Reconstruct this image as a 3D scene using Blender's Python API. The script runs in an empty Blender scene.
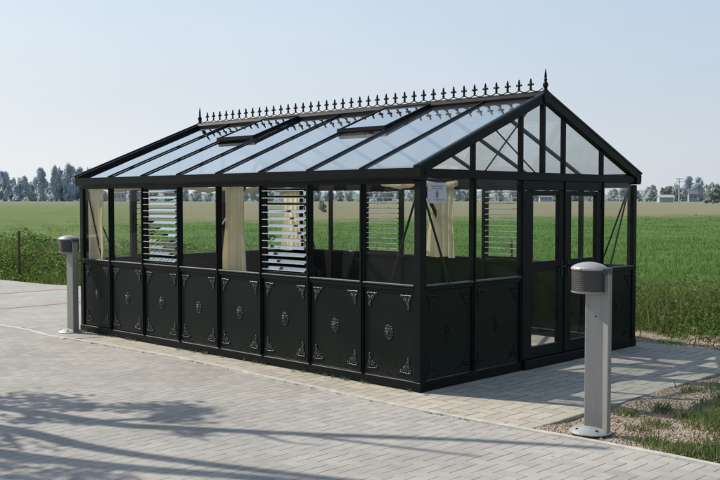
import bpy, math, random
import numpy as np
from math import radians as R, sin, cos, pi

random.seed(7)
rng = np.random.default_rng(7)
scene = bpy.context.scene
COL = scene.collection

# ------------------------------------------------------------------ materials
def new_mat(name):
    m = bpy.data.materials.new(name)
    m.use_nodes = True
    nt = m.node_tree
    for n in list(nt.nodes):
        nt.nodes.remove(n)
    out = nt.nodes.new('ShaderNodeOutputMaterial')
    return m, nt, out

def N(nt, kind, **kw):
    n = nt.nodes.new(kind)
    for k, v in kw.items():
        if k.startswith('i_'):
            key = k[2:].replace('_', ' ')
            n.inputs[key].default_value = v
        else:
            setattr(n, k, v)
    return n

def L(nt, a, b):
    nt.links.new(a, b)

def ramp(nt, fac, stops, interp='LINEAR'):
    r = nt.nodes.new('ShaderNodeValToRGB')
    r.color_ramp.interpolation = interp
    els = r.color_ramp.elements
    while len(els) > 1:
        els.remove(els[-1])
    for i, (p, c) in enumerate(stops):
        e = els[0] if i == 0 else els.new(p)
        e.position = p
        e.color = (*c, 1) if len(c) == 3 else c
    L(nt, fac, r.inputs[0])
    return r.outputs[0]

def noise(nt, vec, scale, detail=4, rough=.55):
    n = N(nt, 'ShaderNodeTexNoise')
    n.inputs['Scale'].default_value = scale
    n.inputs['Detail'].default_value = detail
    n.inputs['Roughness'].default_value = rough
    if vec is not None:
        L(nt, vec, n.inputs['Vector'])
    return n.outputs['Fac']

def mixc(nt, fac, a, b, mode='MIX'):
    m = nt.nodes.new('ShaderNodeMix')
    m.data_type = 'RGBA'
    m.blend_type = mode
    for s, v in ((m.inputs[0], fac), (m.inputs[6], a), (m.inputs[7], b)):
        if isinstance(v, (int, float)):
            s.default_value = v
        elif isinstance(v, tuple):
            s.default_value = (*v, 1) if len(v) == 3 else v
        else:
            L(nt, v, s)
    return m.outputs[2]

def math_(nt, op, a, b=None, clamp=False):
    m = nt.nodes.new('ShaderNodeMath')
    m.operation = op
    m.use_clamp = clamp
    for i, v in enumerate((a, b)):
        if v is None:
            continue
        if isinstance(v, (int, float)):
            m.inputs[i].default_value = v
        else:
            L(nt, v, m.inputs[i])
    return m.outputs[0]

def simple(name, c, rough=.5, metal=0., var=.15, scale=12., bump=0., bscale=60., spec=.5, c2=None):
    m, nt, out = new_mat(name)
    tc = N(nt, 'ShaderNodeTexCoord')
    b = N(nt, 'ShaderNodeBsdfPrincipled')
    f = noise(nt, tc.outputs['Object'], scale)
    lo = tuple(x * (1 - var) for x in c)
    hi = tuple(x * (1 + var) for x in c) if c2 is None else c2
    L(nt, ramp(nt, f, [(.3, lo), (.7, hi)]), b.inputs['Base Color'])
    b.inputs['Roughness'].default_value = rough
    b.inputs['Metallic'].default_value = metal
    b.inputs['Specular IOR Level'].default_value = spec
    r = math_(nt, 'ADD', math_(nt, 'MULTIPLY', f, .2), rough - .1, True)
    L(nt, r, b.inputs['Roughness'])
    if bump:
        bn = noise(nt, tc.outputs['Object'], bscale, 3)
        bp = N(nt, 'ShaderNodeBump')
        bp.inputs['Strength'].default_value = bump
        bp.inputs['Distance'].default_value = .01
        L(nt, bn, bp.inputs['Height'])
        L(nt, bp.outputs[0], b.inputs['Normal'])
    L(nt, b.outputs[0], out.inputs[0])
    return m

def glass_mat(name, tint=(.93, .95, .94), dust=.03, boost=1.7, base=.04, dcol=(.75, .78, .78)):
    m, nt, out = new_mat(name)
    lw = N(nt, 'ShaderNodeLayerWeight')
    lw.inputs['Blend'].default_value = .5
    p5 = math_(nt, 'POWER', lw.outputs['Facing'], 5.)
    f = math_(nt, 'ADD', math_(nt, 'MULTIPLY', p5, .96), base)
    f = math_(nt, 'MULTIPLY', f, boost, True)
    tr = N(nt, 'ShaderNodeBsdfTransparent')
    tr.inputs[0].default_value = (*tint, 1)
    gl = N(nt, 'ShaderNodeBsdfGlossy')
    gl.inputs['Roughness'].default_value = .015
    tc = N(nt, 'ShaderNodeTexCoord')
    # very slight waviness of the float glass
    bn = noise(nt, tc.outputs['Object'], 2.2, 1)
    bp = N(nt, 'ShaderNodeBump')
    bp.inputs['Strength'].default_value = .12
    bp.inputs['Distance'].default_value = .01
    L(nt, bn, bp.inputs['Height'])
    L(nt, bp.outputs[0], gl.inputs['Normal'])
    df = N(nt, 'ShaderNodeBsdfDiffuse')
    df.inputs[0].default_value = (*dcol, 1)
    tl = N(nt, 'ShaderNodeBsdfTranslucent')
    tl.inputs[0].default_value = (*dcol, 1)
    dd = N(nt, 'ShaderNodeMixShader')
    dd.inputs[0].default_value = .35
    L(nt, df.outputs[0], dd.inputs[1]); L(nt, tl.outputs[0], dd.inputs[2])
    dn = noise(nt, tc.outputs['Object'], 3.5, 5)
    df_ = math_(nt, 'MULTIPLY', ramp(nt, dn, [(.3, (.5, .5, .5)), (.75, (1.5, 1.5, 1.5))]), dust)
    m1 = N(nt, 'ShaderNodeMixShader')
    L(nt, df_, m1.inputs[0]); L(nt, tr.outputs[0], m1.inputs[1]); L(nt, dd.outputs[0], m1.inputs[2])
    m2 = N(nt, 'ShaderNodeMixShader')
    L(nt, f, m2.inputs[0]); L(nt, m1.outputs[0], m2.inputs[1]); L(nt, gl.outputs[0], m2.inputs[2])
    L(nt, m2.outputs[0], out.inputs[0])
    return m

def foliage_mat(name, stops, trans=.35, nscale=.6, rough=.55, soft=0.):
    """stops: colours picked by random-per-island and clumpy noise"""
    m, nt, out = new_mat(name)
    g = N(nt, 'ShaderNodeNewGeometry')
    f = noise(nt, g.outputs['Position'], nscale, 3)
    v = math_(nt, 'ADD', math_(nt, 'MULTIPLY', g.outputs['Random Per Island'], .5), math_(nt, 'MULTIPLY', f, .5))
    n = len(stops)
    c = ramp(nt, v, [(.22 + .56 * i / (n - 1), s) for i, s in enumerate(stops)])
    b = N(nt, 'ShaderNodeBsdfPrincipled')
    L(nt, c, b.inputs['Base Color'])
    b.inputs['Roughness'].default_value = rough
    b.inputs['Specular IOR Level'].default_value = .25
    t = N(nt, 'ShaderNodeBsdfTranslucent')
    L(nt, c, t.inputs[0])
    if soft:      # far crowns: leaf normals eased towards the zenith so the mass shades as one
        va = N(nt, 'ShaderNodeVectorMath', operation='MULTIPLY_ADD')
        L(nt, g.outputs['Normal'], va.inputs[0]); va.inputs[1].default_value = (1 - soft,) * 3; va.inputs[2].default_value = (-.25 * soft, -.2 * soft, soft)
        vn_ = N(nt, 'ShaderNodeVectorMath', operation='NORMALIZE'); L(nt, va.outputs[0], vn_.inputs[0])
        L(nt, vn_.outputs[0], b.inputs['Normal'])
    mx = N(nt, 'ShaderNodeMixShader')
    mx.inputs[0].default_value = trans
    L(nt, b.outputs[0], mx.inputs[1]); L(nt, t.outputs[0], mx.inputs[2])
    L(nt, mx.outputs[0], out.inputs[0])
    return m

def paver_mat(name, c1, c2, cm, w=.10, stain=.5, wy=.06, wx=.03, yj=1., xj=.28):
    """2:1 blocks in herringbone bond laid square to the building"""
    m, nt, out = new_mat(name)
    g = N(nt, 'ShaderNodeNewGeometry')
    nz = N(nt, 'ShaderNodeTexNoise'); nz.inputs['Scale'].default_value = 8
    L(nt, g.outputs['Position'], nz.inputs['Vector'])
    ad = N(nt, 'ShaderNodeVectorMath', operation='MULTIPLY_ADD')
    L(nt, nz.outputs['Color'], ad.inputs[0]); ad.inputs[1].default_value = (.012, .012, 0); L(nt, g.outputs['Position'], ad.inputs[2])
    sx = N(nt, 'ShaderNodeSeparateXYZ'); L(nt, ad.outputs[0], sx.inputs[0])
    A = lambda op, a, b=None, cl=False: math_(nt, op, a, b, cl)
    u = A('DIVIDE', sx.outputs['X'], w); v = A('DIVIDE', sx.outputs['Y'], w)
    i = A('FLOOR', u); j = A('FLOOR', v); fu = A('SUBTRACT', u, i); fv = A('SUBTRACT', v, j)
    t = A('FLOORED_MODULO', A('SUBTRACT', i, j), 4.)
    def eq(k):
        return A('LESS_THAN', A('ABSOLUTE', A('SUBTRACT', t, float(k))), .5)
    e0, e1, e2, e3 = eq(0), eq(1), eq(2), eq(3)
    dl = A('MINIMUM', A('ADD', fu, e1), A('ADD', A('SUBTRACT', 1., fu), e0))
    db = A('MINIMUM', A('ADD', fv, e2), A('ADD', A('SUBTRACT', 1., fv), e3))
    def joint(d, ww):
        r_ = N(nt, 'ShaderNodeMapRange'); r_.interpolation_type = 'SMOOTHSTEP'
        r_.inputs['From Min'].default_value = ww * .35; r_.inputs['From Max'].default_value = ww * 1.3
        r_.inputs['To Min'].default_value = 1; r_.inputs['To Max'].default_value = 0
        L(nt, d, r_.inputs['Value']); return r_.outputs[0]
    jy, jx = joint(dl, wy), joint(db, wx)
    jn = A('MAXIMUM', A('MULTIPLY', jy, yj), A('MULTIPLY', jx, xj))  # lines along Y kept darker: sun shadow in joints put into the strength
    # worn / filled joints: strength wanders
    jw = noise(nt, g.outputs['Position'], 3.1, 4, .65)
    jn = A('MULTIPLY', jn, ramp(nt, jw, [(.32, (.35, .35, .35)), (.62, (1, 1, 1))]))
    ids = N(nt, 'ShaderNodeCombineXYZ')
    L(nt, A('SUBTRACT', i, e1), ids.inputs[0]); L(nt, A('SUBTRACT', j, e2), ids.inputs[1])
    wn = N(nt, 'ShaderNodeTexWhiteNoise'); wn.noise_dimensions = '2D'; L(nt, ids.outputs[0], wn.inputs['Vector'])
    c = mixc(nt, wn.outputs['Value'], c1, c2)
    fine = noise(nt, g.outputs['Position'], 150, 4, .7)
    mid = noise(nt, g.outputs['Position'], 6, 5, .6)
    big = noise(nt, g.outputs['Position'], .6, 5, .6)
    c = mixc(nt, .5, c, ramp(nt, fine, [(.3, (.33, .33, .33)), (.7, (.68, .68, .68))]), 'OVERLAY')
    c = mixc(nt, stain, c, ramp(nt, big, [(.3, (.38, .38, .38)), (.5, (.5, .5, .5)), (.7, (.61, .605, .59))]), 'OVERLAY')
    c = mixc(nt, .6, c, ramp(nt, mid, [(.3, (.42, .42, .42)), (.7, (.57, .57, .56))]), 'OVERLAY')
    vo = N(nt, 'ShaderNodeTexVoronoi'); vo.inputs['Scale'].default_value = 2.1
    L(nt, g.outputs['Position'], vo.inputs['Vector'])
    c = mixc(nt, .6, c, ramp(nt, vo.outputs['Distance'], [(.02, (.5, .5, .48)), (.05, (1, 1, 1))]), 'MULTIPLY')
    c = mixc(nt, A('MULTIPLY', jn, .8), c, cm)
    b = N(nt, 'ShaderNodeBsdfPrincipled')
    b.inputs['Roughness'].default_value = .88
    b.inputs['Specular IOR Level'].default_value = .2
    L(nt, c, b.inputs['Base Color'])
    h = A('ADD', A('ADD', A('SUBTRACT', 1., jn), A('MULTIPLY', fine, .12)), A('MULTIPLY', wn.outputs['Value'], .25))
    bp = N(nt, 'ShaderNodeBump')
    bp.inputs['Strength'].default_value = .75
    bp.inputs['Distance'].default_value = .006
    L(nt, h, bp.inputs['Height'])
    L(nt, bp.outputs[0], b.inputs['Normal'])
    L(nt, b.outputs[0], out.inputs[0])
    return m

M = {}
M['frame'] = simple('dark_green_powder_coat', (.0036, .0054, .0058), .48, 0, .25, 5, .04, 220, .16)
def panel_mat():
    """sheet panel: dark paint, uneven sheen, pale dust and splash marks low down"""
    m, nt, out = new_mat('dark_green_panel_paint')
    g = N(nt, 'ShaderNodeNewGeometry'); sx = N(nt, 'ShaderNodeSeparateXYZ'); L(nt, g.outputs['Position'], sx.inputs[0])
    n1 = noise(nt, g.outputs['Position'], 2.2, 5, .6); n2 = noise(nt, g.outputs['Position'], 38, 4, .7)
    st = N(nt, 'ShaderNodeMapping'); st.inputs['Scale'].default_value = (16, 16, 1.2); L(nt, g.outputs['Position'], st.inputs[0])
    n3 = noise(nt, st.outputs[0], 1, 4, .6)
    c = ramp(nt, n1, [(.3, (.0034, .0068, .0052)), (.7, (.0056, .0104, .0080))])
    low = N(nt, 'ShaderNodeMapRange'); low.inputs['From Min'].default_value = .10; low.inputs['From Max'].default_value = .42
    low.inputs['To Min'].default_value = 1; low.inputs['To Max'].default_value = 0; L(nt, sx.outputs['Z'], low.inputs['Value'])
    d = math_(nt, 'MULTIPLY', math_(nt, 'POWER', low.outputs[0], 2.), ramp(nt, n2, [(.42, (0, 0, 0)), (.72, (1, 1, 1))]))
    streak = math_(nt, 'MULTIPLY', ramp(nt, n3, [(.58, (0, 0, 0)), (.8, (1, 1, 1))]), .035)
    c = mixc(nt, math_(nt, 'ADD', math_(nt, 'MULTIPLY', d, .30), streak, True), c, (.085, .080, .068))
    b_ = N(nt, 'ShaderNodeBsdfPrincipled'); L(nt, c, b_.inputs['Base Color']); b_.inputs['Specular IOR Level'].default_value = .16
    L(nt, ramp(nt, n1, [(.3, (.34, .34, .34)), (.7, (.50, .50, .50))]), b_.inputs['Roughness'])
    bp = N(nt, 'ShaderNodeBump'); bp.inputs['Strength'].default_value = .10; bp.inputs['Distance'].default_value = .02
    L(nt, noise(nt, g.outputs['Position'], 2.5, 1), bp.inputs['Height']); L(nt, bp.outputs[0], b_.inputs['Normal'])
    L(nt, b_.outputs[0], out.inputs[0])
    return m
M['panel'] = panel_mat()
M['ornament'] = simple('cast_ornament_lit', (.050, .057, .055), .27, .35, .5, 60, .3, 160)  # front copy, sunlit tone and highlights put into the colour
M['ornament_shaded'] = simple('cast_ornament_shaded', (.009, .012, .0115), .34, .1, .4, 60, .2, 160, .25)  # same casting darkened for the gable, its shade put into the colour
M['alu'] = simple('brushed_aluminium_lip', (.055, .062, .06), .5, .1, .3, 20)
M['roofbar'] = simple('roof_bar_coat', (.008, .012, .022), .35, 0, .2, 8, spec=.3)  # navy tint puts the bars' sky reflection into the coat colour
M['glass'] = glass_mat('window_glass', (.955, .97, .96), .005, 1.2, .014)
M['roofglass'] = glass_mat('roof_glass', (.90, .94, .95), .20, 2.4, .05, (.90, .95, 1.))
M['ventglass'] = glass_mat('vent_glass', (.9, .94, .95), .42, 2.4, .06, (.92, .96, 1.))  # whiter film paints in the extra brightness of the tilted vents
M['blade'] = glass_mat('louvre_blade_glass', (.88, .92, .92), .24, 2.2, .06, (.86, .89, .90))
M['fabric'] = None
M['glassedge'] = simple('ground_glass_edge', (.50, .55, .53), .5)
M['rod'] = simple('brace_rod_coat', (.006, .008, .008), .4, spec=.3)
def post_mat():
    m, nt, out = new_mat('lamp_post_grey')
    tc = N(nt, 'ShaderNodeTexCoord'); sx = N(nt, 'ShaderNodeSeparateXYZ'); L(nt, tc.outputs['Object'], sx.inputs[0])
    st = N(nt, 'ShaderNodeMapping'); st.inputs['Scale'].default_value = (40, 40, 1.5); L(nt, tc.outputs['Object'], st.inputs[0])
    n1 = noise(nt, st.outputs[0], 1, 4, .6); n2 = noise(nt, tc.outputs['Object'], 9, 5, .65); n3 = noise(nt, tc.outputs['Object'], 90, 3, .7)
    c = ramp(nt, n1, [(.3, (.235, .232, .222)), (.7, (.285, .28, .268))])
    c = mixc(nt, math_(nt, 'MULTIPLY', ramp(nt, n2, [(.60, (0, 0, 0)), (.70, (1, 1, 1))]), .35), c, (.15, .145, .13))
    lo = N(nt, 'ShaderNodeMapRange'); lo.inputs['From Min'].default_value = .02; lo.inputs['From Max'].default_value = .22; lo.inputs['To Min'].default_value = 1; lo.inputs['To Max'].default_value = 0
    L(nt, sx.outputs['Z'], lo.inputs['Value'])
    c = mixc(nt, math_(nt, 'MULTIPLY', lo.outputs[0], ramp(nt, n3, [(.35, (0, 0, 0)), (.65, (.7, .7, .7))])), c, (.17, .145, .115))
    b_ = N(nt, 'ShaderNodeBsdfPrincipled'); L(nt, c, b_.inputs['Base Color']); b_.inputs['Metallic'].default_value = .15
    L(nt, ramp(nt, n2, [(.3, (.40, .40, .40)), (.7, (.6, .6, .6))]), b_.inputs['Roughness'])
    L(nt, b_.outputs[0], out.inputs[0])
    return m
M['post_alu'] = post_mat()
M['dome'] = simple('lamp_dome_silver', (.40, .41, .41), .48, .3, .16, 14, .06, 60)
M['lamp_dark'] = simple('lamp_diffuser_dark', (.045, .042, .040), .5, 0, .2, 9)
M['black'] = simple('black_hole', (.008, .008, .008), .7)
M['steel'] = simple('screw_steel', (.3, .3, .3), .4, .8)
M['paper'] = simple('notice_paper', (.50, .50, .55), .6, 0, .05, 10)
M['ink'] = simple('notice_ink', (.22, .22, .28), .7)
M['ink2'] = simple('notice_emblem_ink', (.16, .18, .30), .7)
M['wood'] = simple('weathered_stake_wood', (.075, .05, .038), .8, 0, .4, 20, .4, 50)
M['wire'] = simple('fence_wire', (.10, .09, .085), .5, .6)
M['kerb'] = simple('edging_concrete', (.50, .475, .43), .85, 0, .22, 9, .3, 90)
M['apron'] = simple('apron_concrete', (.36, .35, .33), .85, 0, .15, 3, .3, 120)
M['stone'] = simple('pale_stone', (.40, .39, .36), .85, 0, .3, 9, .6, 25)
M['pebble'] = None
M['bark'] = simple('bark', (.07, .055, .045), .85, 0, .4, 14, .6, 30)
M['farbark'] = simple('hazy_bark', (.50, .55, .60), .9)  # far bark, walls and roofs paled: haze put into their colours
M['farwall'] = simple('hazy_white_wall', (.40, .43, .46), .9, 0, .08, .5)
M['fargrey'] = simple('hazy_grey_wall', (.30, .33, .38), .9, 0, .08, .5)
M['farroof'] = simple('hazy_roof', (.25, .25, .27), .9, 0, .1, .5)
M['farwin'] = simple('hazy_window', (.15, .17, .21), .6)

def fabric_mat():
    m, nt, out = new_mat('cream_cloth')
    tc = N(nt, 'ShaderNodeTexCoord')
    f = noise(nt, tc.outputs['Object'], 6, 4)
    c = ramp(nt, f, [(.3, (.76, .66, .45)), (.7, (.86, .77, .56))])
    d = N(nt, 'ShaderNodeBsdfDiffuse'); L(nt, c, d.inputs[0])
    t = N(nt, 'ShaderNodeBsdfTranslucent'); L(nt, c, t.inputs[0])
    mx = N(nt, 'ShaderNodeMixShader'); mx.inputs[0].default_value = .5
    L(nt, d.outputs[0], mx.inputs[1]); L(nt, t.outputs[0], mx.inputs[2])
    L(nt, mx.outputs[0], out.inputs[0])
    return m
M['fabric'] = fabric_mat()

def pebble_mat():
    m, nt, out = new_mat('gravel_pebbles')
    g = N(nt, 'ShaderNodeNewGeometry')
    c = ramp(nt, g.outputs['Random Per Island'], [(0, (.18, .14, .105)), (.3, (.36, .285, .22)), (.6, (.46, .38, .305)), (.9, (.40, .37, .33)), (1, (.56, .51, .44))])
    b = N(nt, 'ShaderNodeBsdfPrincipled'); L(nt, c, b.inputs['Base Color']); b.inputs['Roughness'].default_value = .85
    L(nt, b.outputs[0], out.inputs[0])
    return m
M['pebble'] = pebble_mat()

def gravel_mat():
    m, nt, out = new_mat('gravelly_soil')
    g = N(nt, 'ShaderNodeNewGeometry')
    vo = N(nt, 'ShaderNodeTexVoronoi'); vo.inputs['Scale'].default_value = 55
    L(nt, g.outputs['Position'], vo.inputs['Vector'])
    n1 = noise(nt, g.outputs['Position'], 2.5, 5)
    n2 = noise(nt, g.outputs['Position'], 60, 4)
    c = ramp(nt, vo.outputs['Color'], [(.1, (.20, .16, .12)), (.5, (.38, .31, .245)), (.9, (.52, .44, .36))])
    c = mixc(nt, .6, c, ramp(nt, n1, [(.3, (.38, .36, .33)), (.7, (.62, .58, .55))]), 'OVERLAY')
    c = mixc(nt, .6, c, ramp(nt, n2, [(.3, (.34, .34, .34)), (.7, (.64, .64, .64))]), 'OVERLAY')
    b = N(nt, 'ShaderNodeBsdfPrincipled'); L(nt, c, b.inputs['Base Color']); b.inputs['Roughness'].default_value = .95
    b.inputs['Specular IOR Level'].default_value = .1
    bp = N(nt, 'ShaderNodeBump'); bp.inputs['Strength'].default_value = 1; bp.inputs['Distance'].default_value = .012
    L(nt, math_(nt, 'SUBTRACT', n2, vo.outputs['Distance']), bp.inputs['Height']); L(nt, bp.outputs[0], b.inputs['Normal'])
    L(nt, b.outputs[0], out.inputs[0])
    return m
M['gravel'] = gravel_mat()

def field_mat():
    m, nt, out = new_mat('farm_field')
    g = N(nt, 'ShaderNodeNewGeometry')
    sx = N(nt, 'ShaderNodeSeparateXYZ'); L(nt, g.outputs['Position'], sx.inputs[0])
    ln = N(nt, 'ShaderNodeVectorMath', operation='LENGTH')
    sub = N(nt, 'ShaderNodeVectorMath', operation='SUBTRACT'); sub.inputs[1].default_value = (5.6, -6.6, 0)
    L(nt, g.outputs['Position'], sub.inputs[0]); L(nt, sub.outputs[0], ln.inputs[0])
    r = ln.outputs['Value']
    n1 = noise(nt, g.outputs['Position'], .035, 5, .6)
    n2 = noise(nt, g.outputs['Position'], .35, 5, .65)
    n3 = noise(nt, g.outputs['Position'], 3.5, 4, .7)
    # wobbling edge between the young crop and the stubble further out
    rr = math_(nt, 'ADD', r, math_(nt, 'MULTIPLY', math_(nt, 'SUBTRACT', n1, .5), 40.))
    rr = math_(nt, 'ADD', rr, math_(nt, 'MULTIPLY', math_(nt, 'SUBTRACT', n2, .5), 34.))
    green = ramp(nt, n2, [(.25, (.062, .12, .034)), (.55, (.10, .18, .048)), (.8, (.15, .225, .07))])
    green = mixc(nt, .7, green, ramp(nt, n3, [(.3, (.36, .36, .36)), (.7, (.62, .62, .6))]), 'OVERLAY')
    beige = ramp(nt, n2, [(.25, (.20, .185, .115)), (.5, (.245, .22, .145)), (.8, (.20, .22, .115))])
    beige = mixc(nt, .4, beige, ramp(nt, n3, [(.3, (.42, .42, .42)), (.7, (.58, .58, .58))]), 'OVERLAY')
    # left part of the land (seen left of the glasshouse) is rough pasture, no clean crop
    ang = math_(nt, 'ARCTAN2', math_(nt, 'SUBTRACT', sx.outputs['Y'], -6.6), math_(nt, 'SUBTRACT', sx.outputs['X'], 5.6))
    eb = N(nt, 'ShaderNodeMapRange'); eb.inputs['From Min'].default_value = R(114); eb.inputs['From Max'].default_value = R(134)
    eb.inputs['To Min'].default_value = 26; eb.inputs['To Max'].default_value = 0; L(nt, ang, eb.inputs['Value'])
    sm = N(nt, 'ShaderNodeMapRange'); sm.inputs['From Min'].default_value = 64; sm.inputs['From Max'].default_value = 90
    L(nt, math_(nt, 'SUBTRACT', rr, eb.outputs[0]), sm.inputs['Value'])
    lf = N(nt, 'ShaderNodeMapRange'); lf.inputs['From Min'].default_value = R(144); lf.inputs['From Max'].default_value = R(150)
    L(nt, ang, lf.inputs['Value'])
    past = ramp(nt, n2, [(.25, (.10, .155, .052)), (.5, (.145, .195, .075)), (.8, (.19, .22, .10))])
    past = mixc(nt, .5, past, ramp(nt, n3, [(.3, (.38, .40, .36)), (.7, (.62, .6, .56))]), 'OVERLAY')
    c = mixc(nt, sm.outputs[0], green, beige)
    c = mixc(nt, math_(nt, 'MULTIPLY', lf.outputs[0], .96), c, past)
    # distance haze painted in: field colour fades to pale grey-green far out
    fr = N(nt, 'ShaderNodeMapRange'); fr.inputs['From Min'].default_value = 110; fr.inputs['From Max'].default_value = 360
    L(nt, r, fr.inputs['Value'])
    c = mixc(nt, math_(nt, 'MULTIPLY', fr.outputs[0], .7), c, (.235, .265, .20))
    b = N(nt, 'ShaderNodeBsdfPrincipled'); L(nt, c, b.inputs['Base Color']); b.inputs['Roughness'].default_value = .95
    b.inputs['Specular IOR Level'].default_value = .05
    bp = N(nt, 'ShaderNodeBump'); bp.inputs['Strength'].default_value = .7; bp.inputs['Distance'].default_value = .12
    L(nt, n3, bp.inputs['Height']); L(nt, bp.outputs[0], b.inputs['Normal'])
    L(nt, b.outputs[0], out.inputs[0])
    return m
M['field'] = field_mat()

M['road'] = paver_mat('road_block_paving', (.42, .398, .366), (.36, .345, .32), (.155, .147, .132), .10, .65)
M['plaza'] = paver_mat('plaza_block_paving', (.42, .40, .37), (.385, .37, .345), (.24, .23, .21), .10, .6, .04, .03, .7, .4)
M['margin'] = paver_mat('apron_block_paving', (.49, .445, .37), (.39, .365, .315), (.11, .10, .085), .125, .4, .06, .04, 1., .7)
M['redstripe'] = paver_mat('red_block_paving', (.425, .37, .33), (.40, .355, .325), (.28, .245, .22), .10, .4, .04, .03, .6, .4)

GRASS = foliage_mat('crop_blades', [(.060, .140, .030), (.10, .205, .044), (.15, .26, .062), (.215, .305, .09)], .45, .35)
WEED = foliage_mat('verge_weeds', [(.050, .090, .022), (.10, .16, .036), (.165, .235, .055), (.23, .27, .085), (.34, .31, .17)], .45, .9)
WEEDL = foliage_mat('verge_broad_leaves', [(.048, .10, .022), (.10, .18, .038), (.165, .255, .055), (.24, .31, .085)], .45, .8)
TUFT = foliage_mat('gravel_grass', [(.06, .105, .026), (.10, .165, .04), (.17, .225, .065), (.27, .25, .12)], .4, 1.5)
LITTER = foliage_mat('dry_stems', [(.10, .07, .045), (.20, .15, .095), (.32, .26, .17)], .1, 2.)
NEARLEAF = foliage_mat('roadside_leaves', [(.03, .06, .015), (.05, .10, .025), (.09, .14, .04)], .3, 1.)
HAZE = {  # aerial haze painted into the leaf colours of the far trees
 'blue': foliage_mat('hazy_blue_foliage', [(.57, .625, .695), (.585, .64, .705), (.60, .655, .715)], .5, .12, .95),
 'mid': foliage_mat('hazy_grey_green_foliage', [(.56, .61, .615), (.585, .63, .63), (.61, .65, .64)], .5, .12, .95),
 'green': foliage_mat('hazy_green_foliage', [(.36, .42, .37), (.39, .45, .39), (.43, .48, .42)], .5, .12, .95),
 'pale': foliage_mat('pale_hazy_foliage', [(.62, .665, .69), (.64, .685, .705), (.67, .705, .72)], .5, .12, .95),
}

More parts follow.
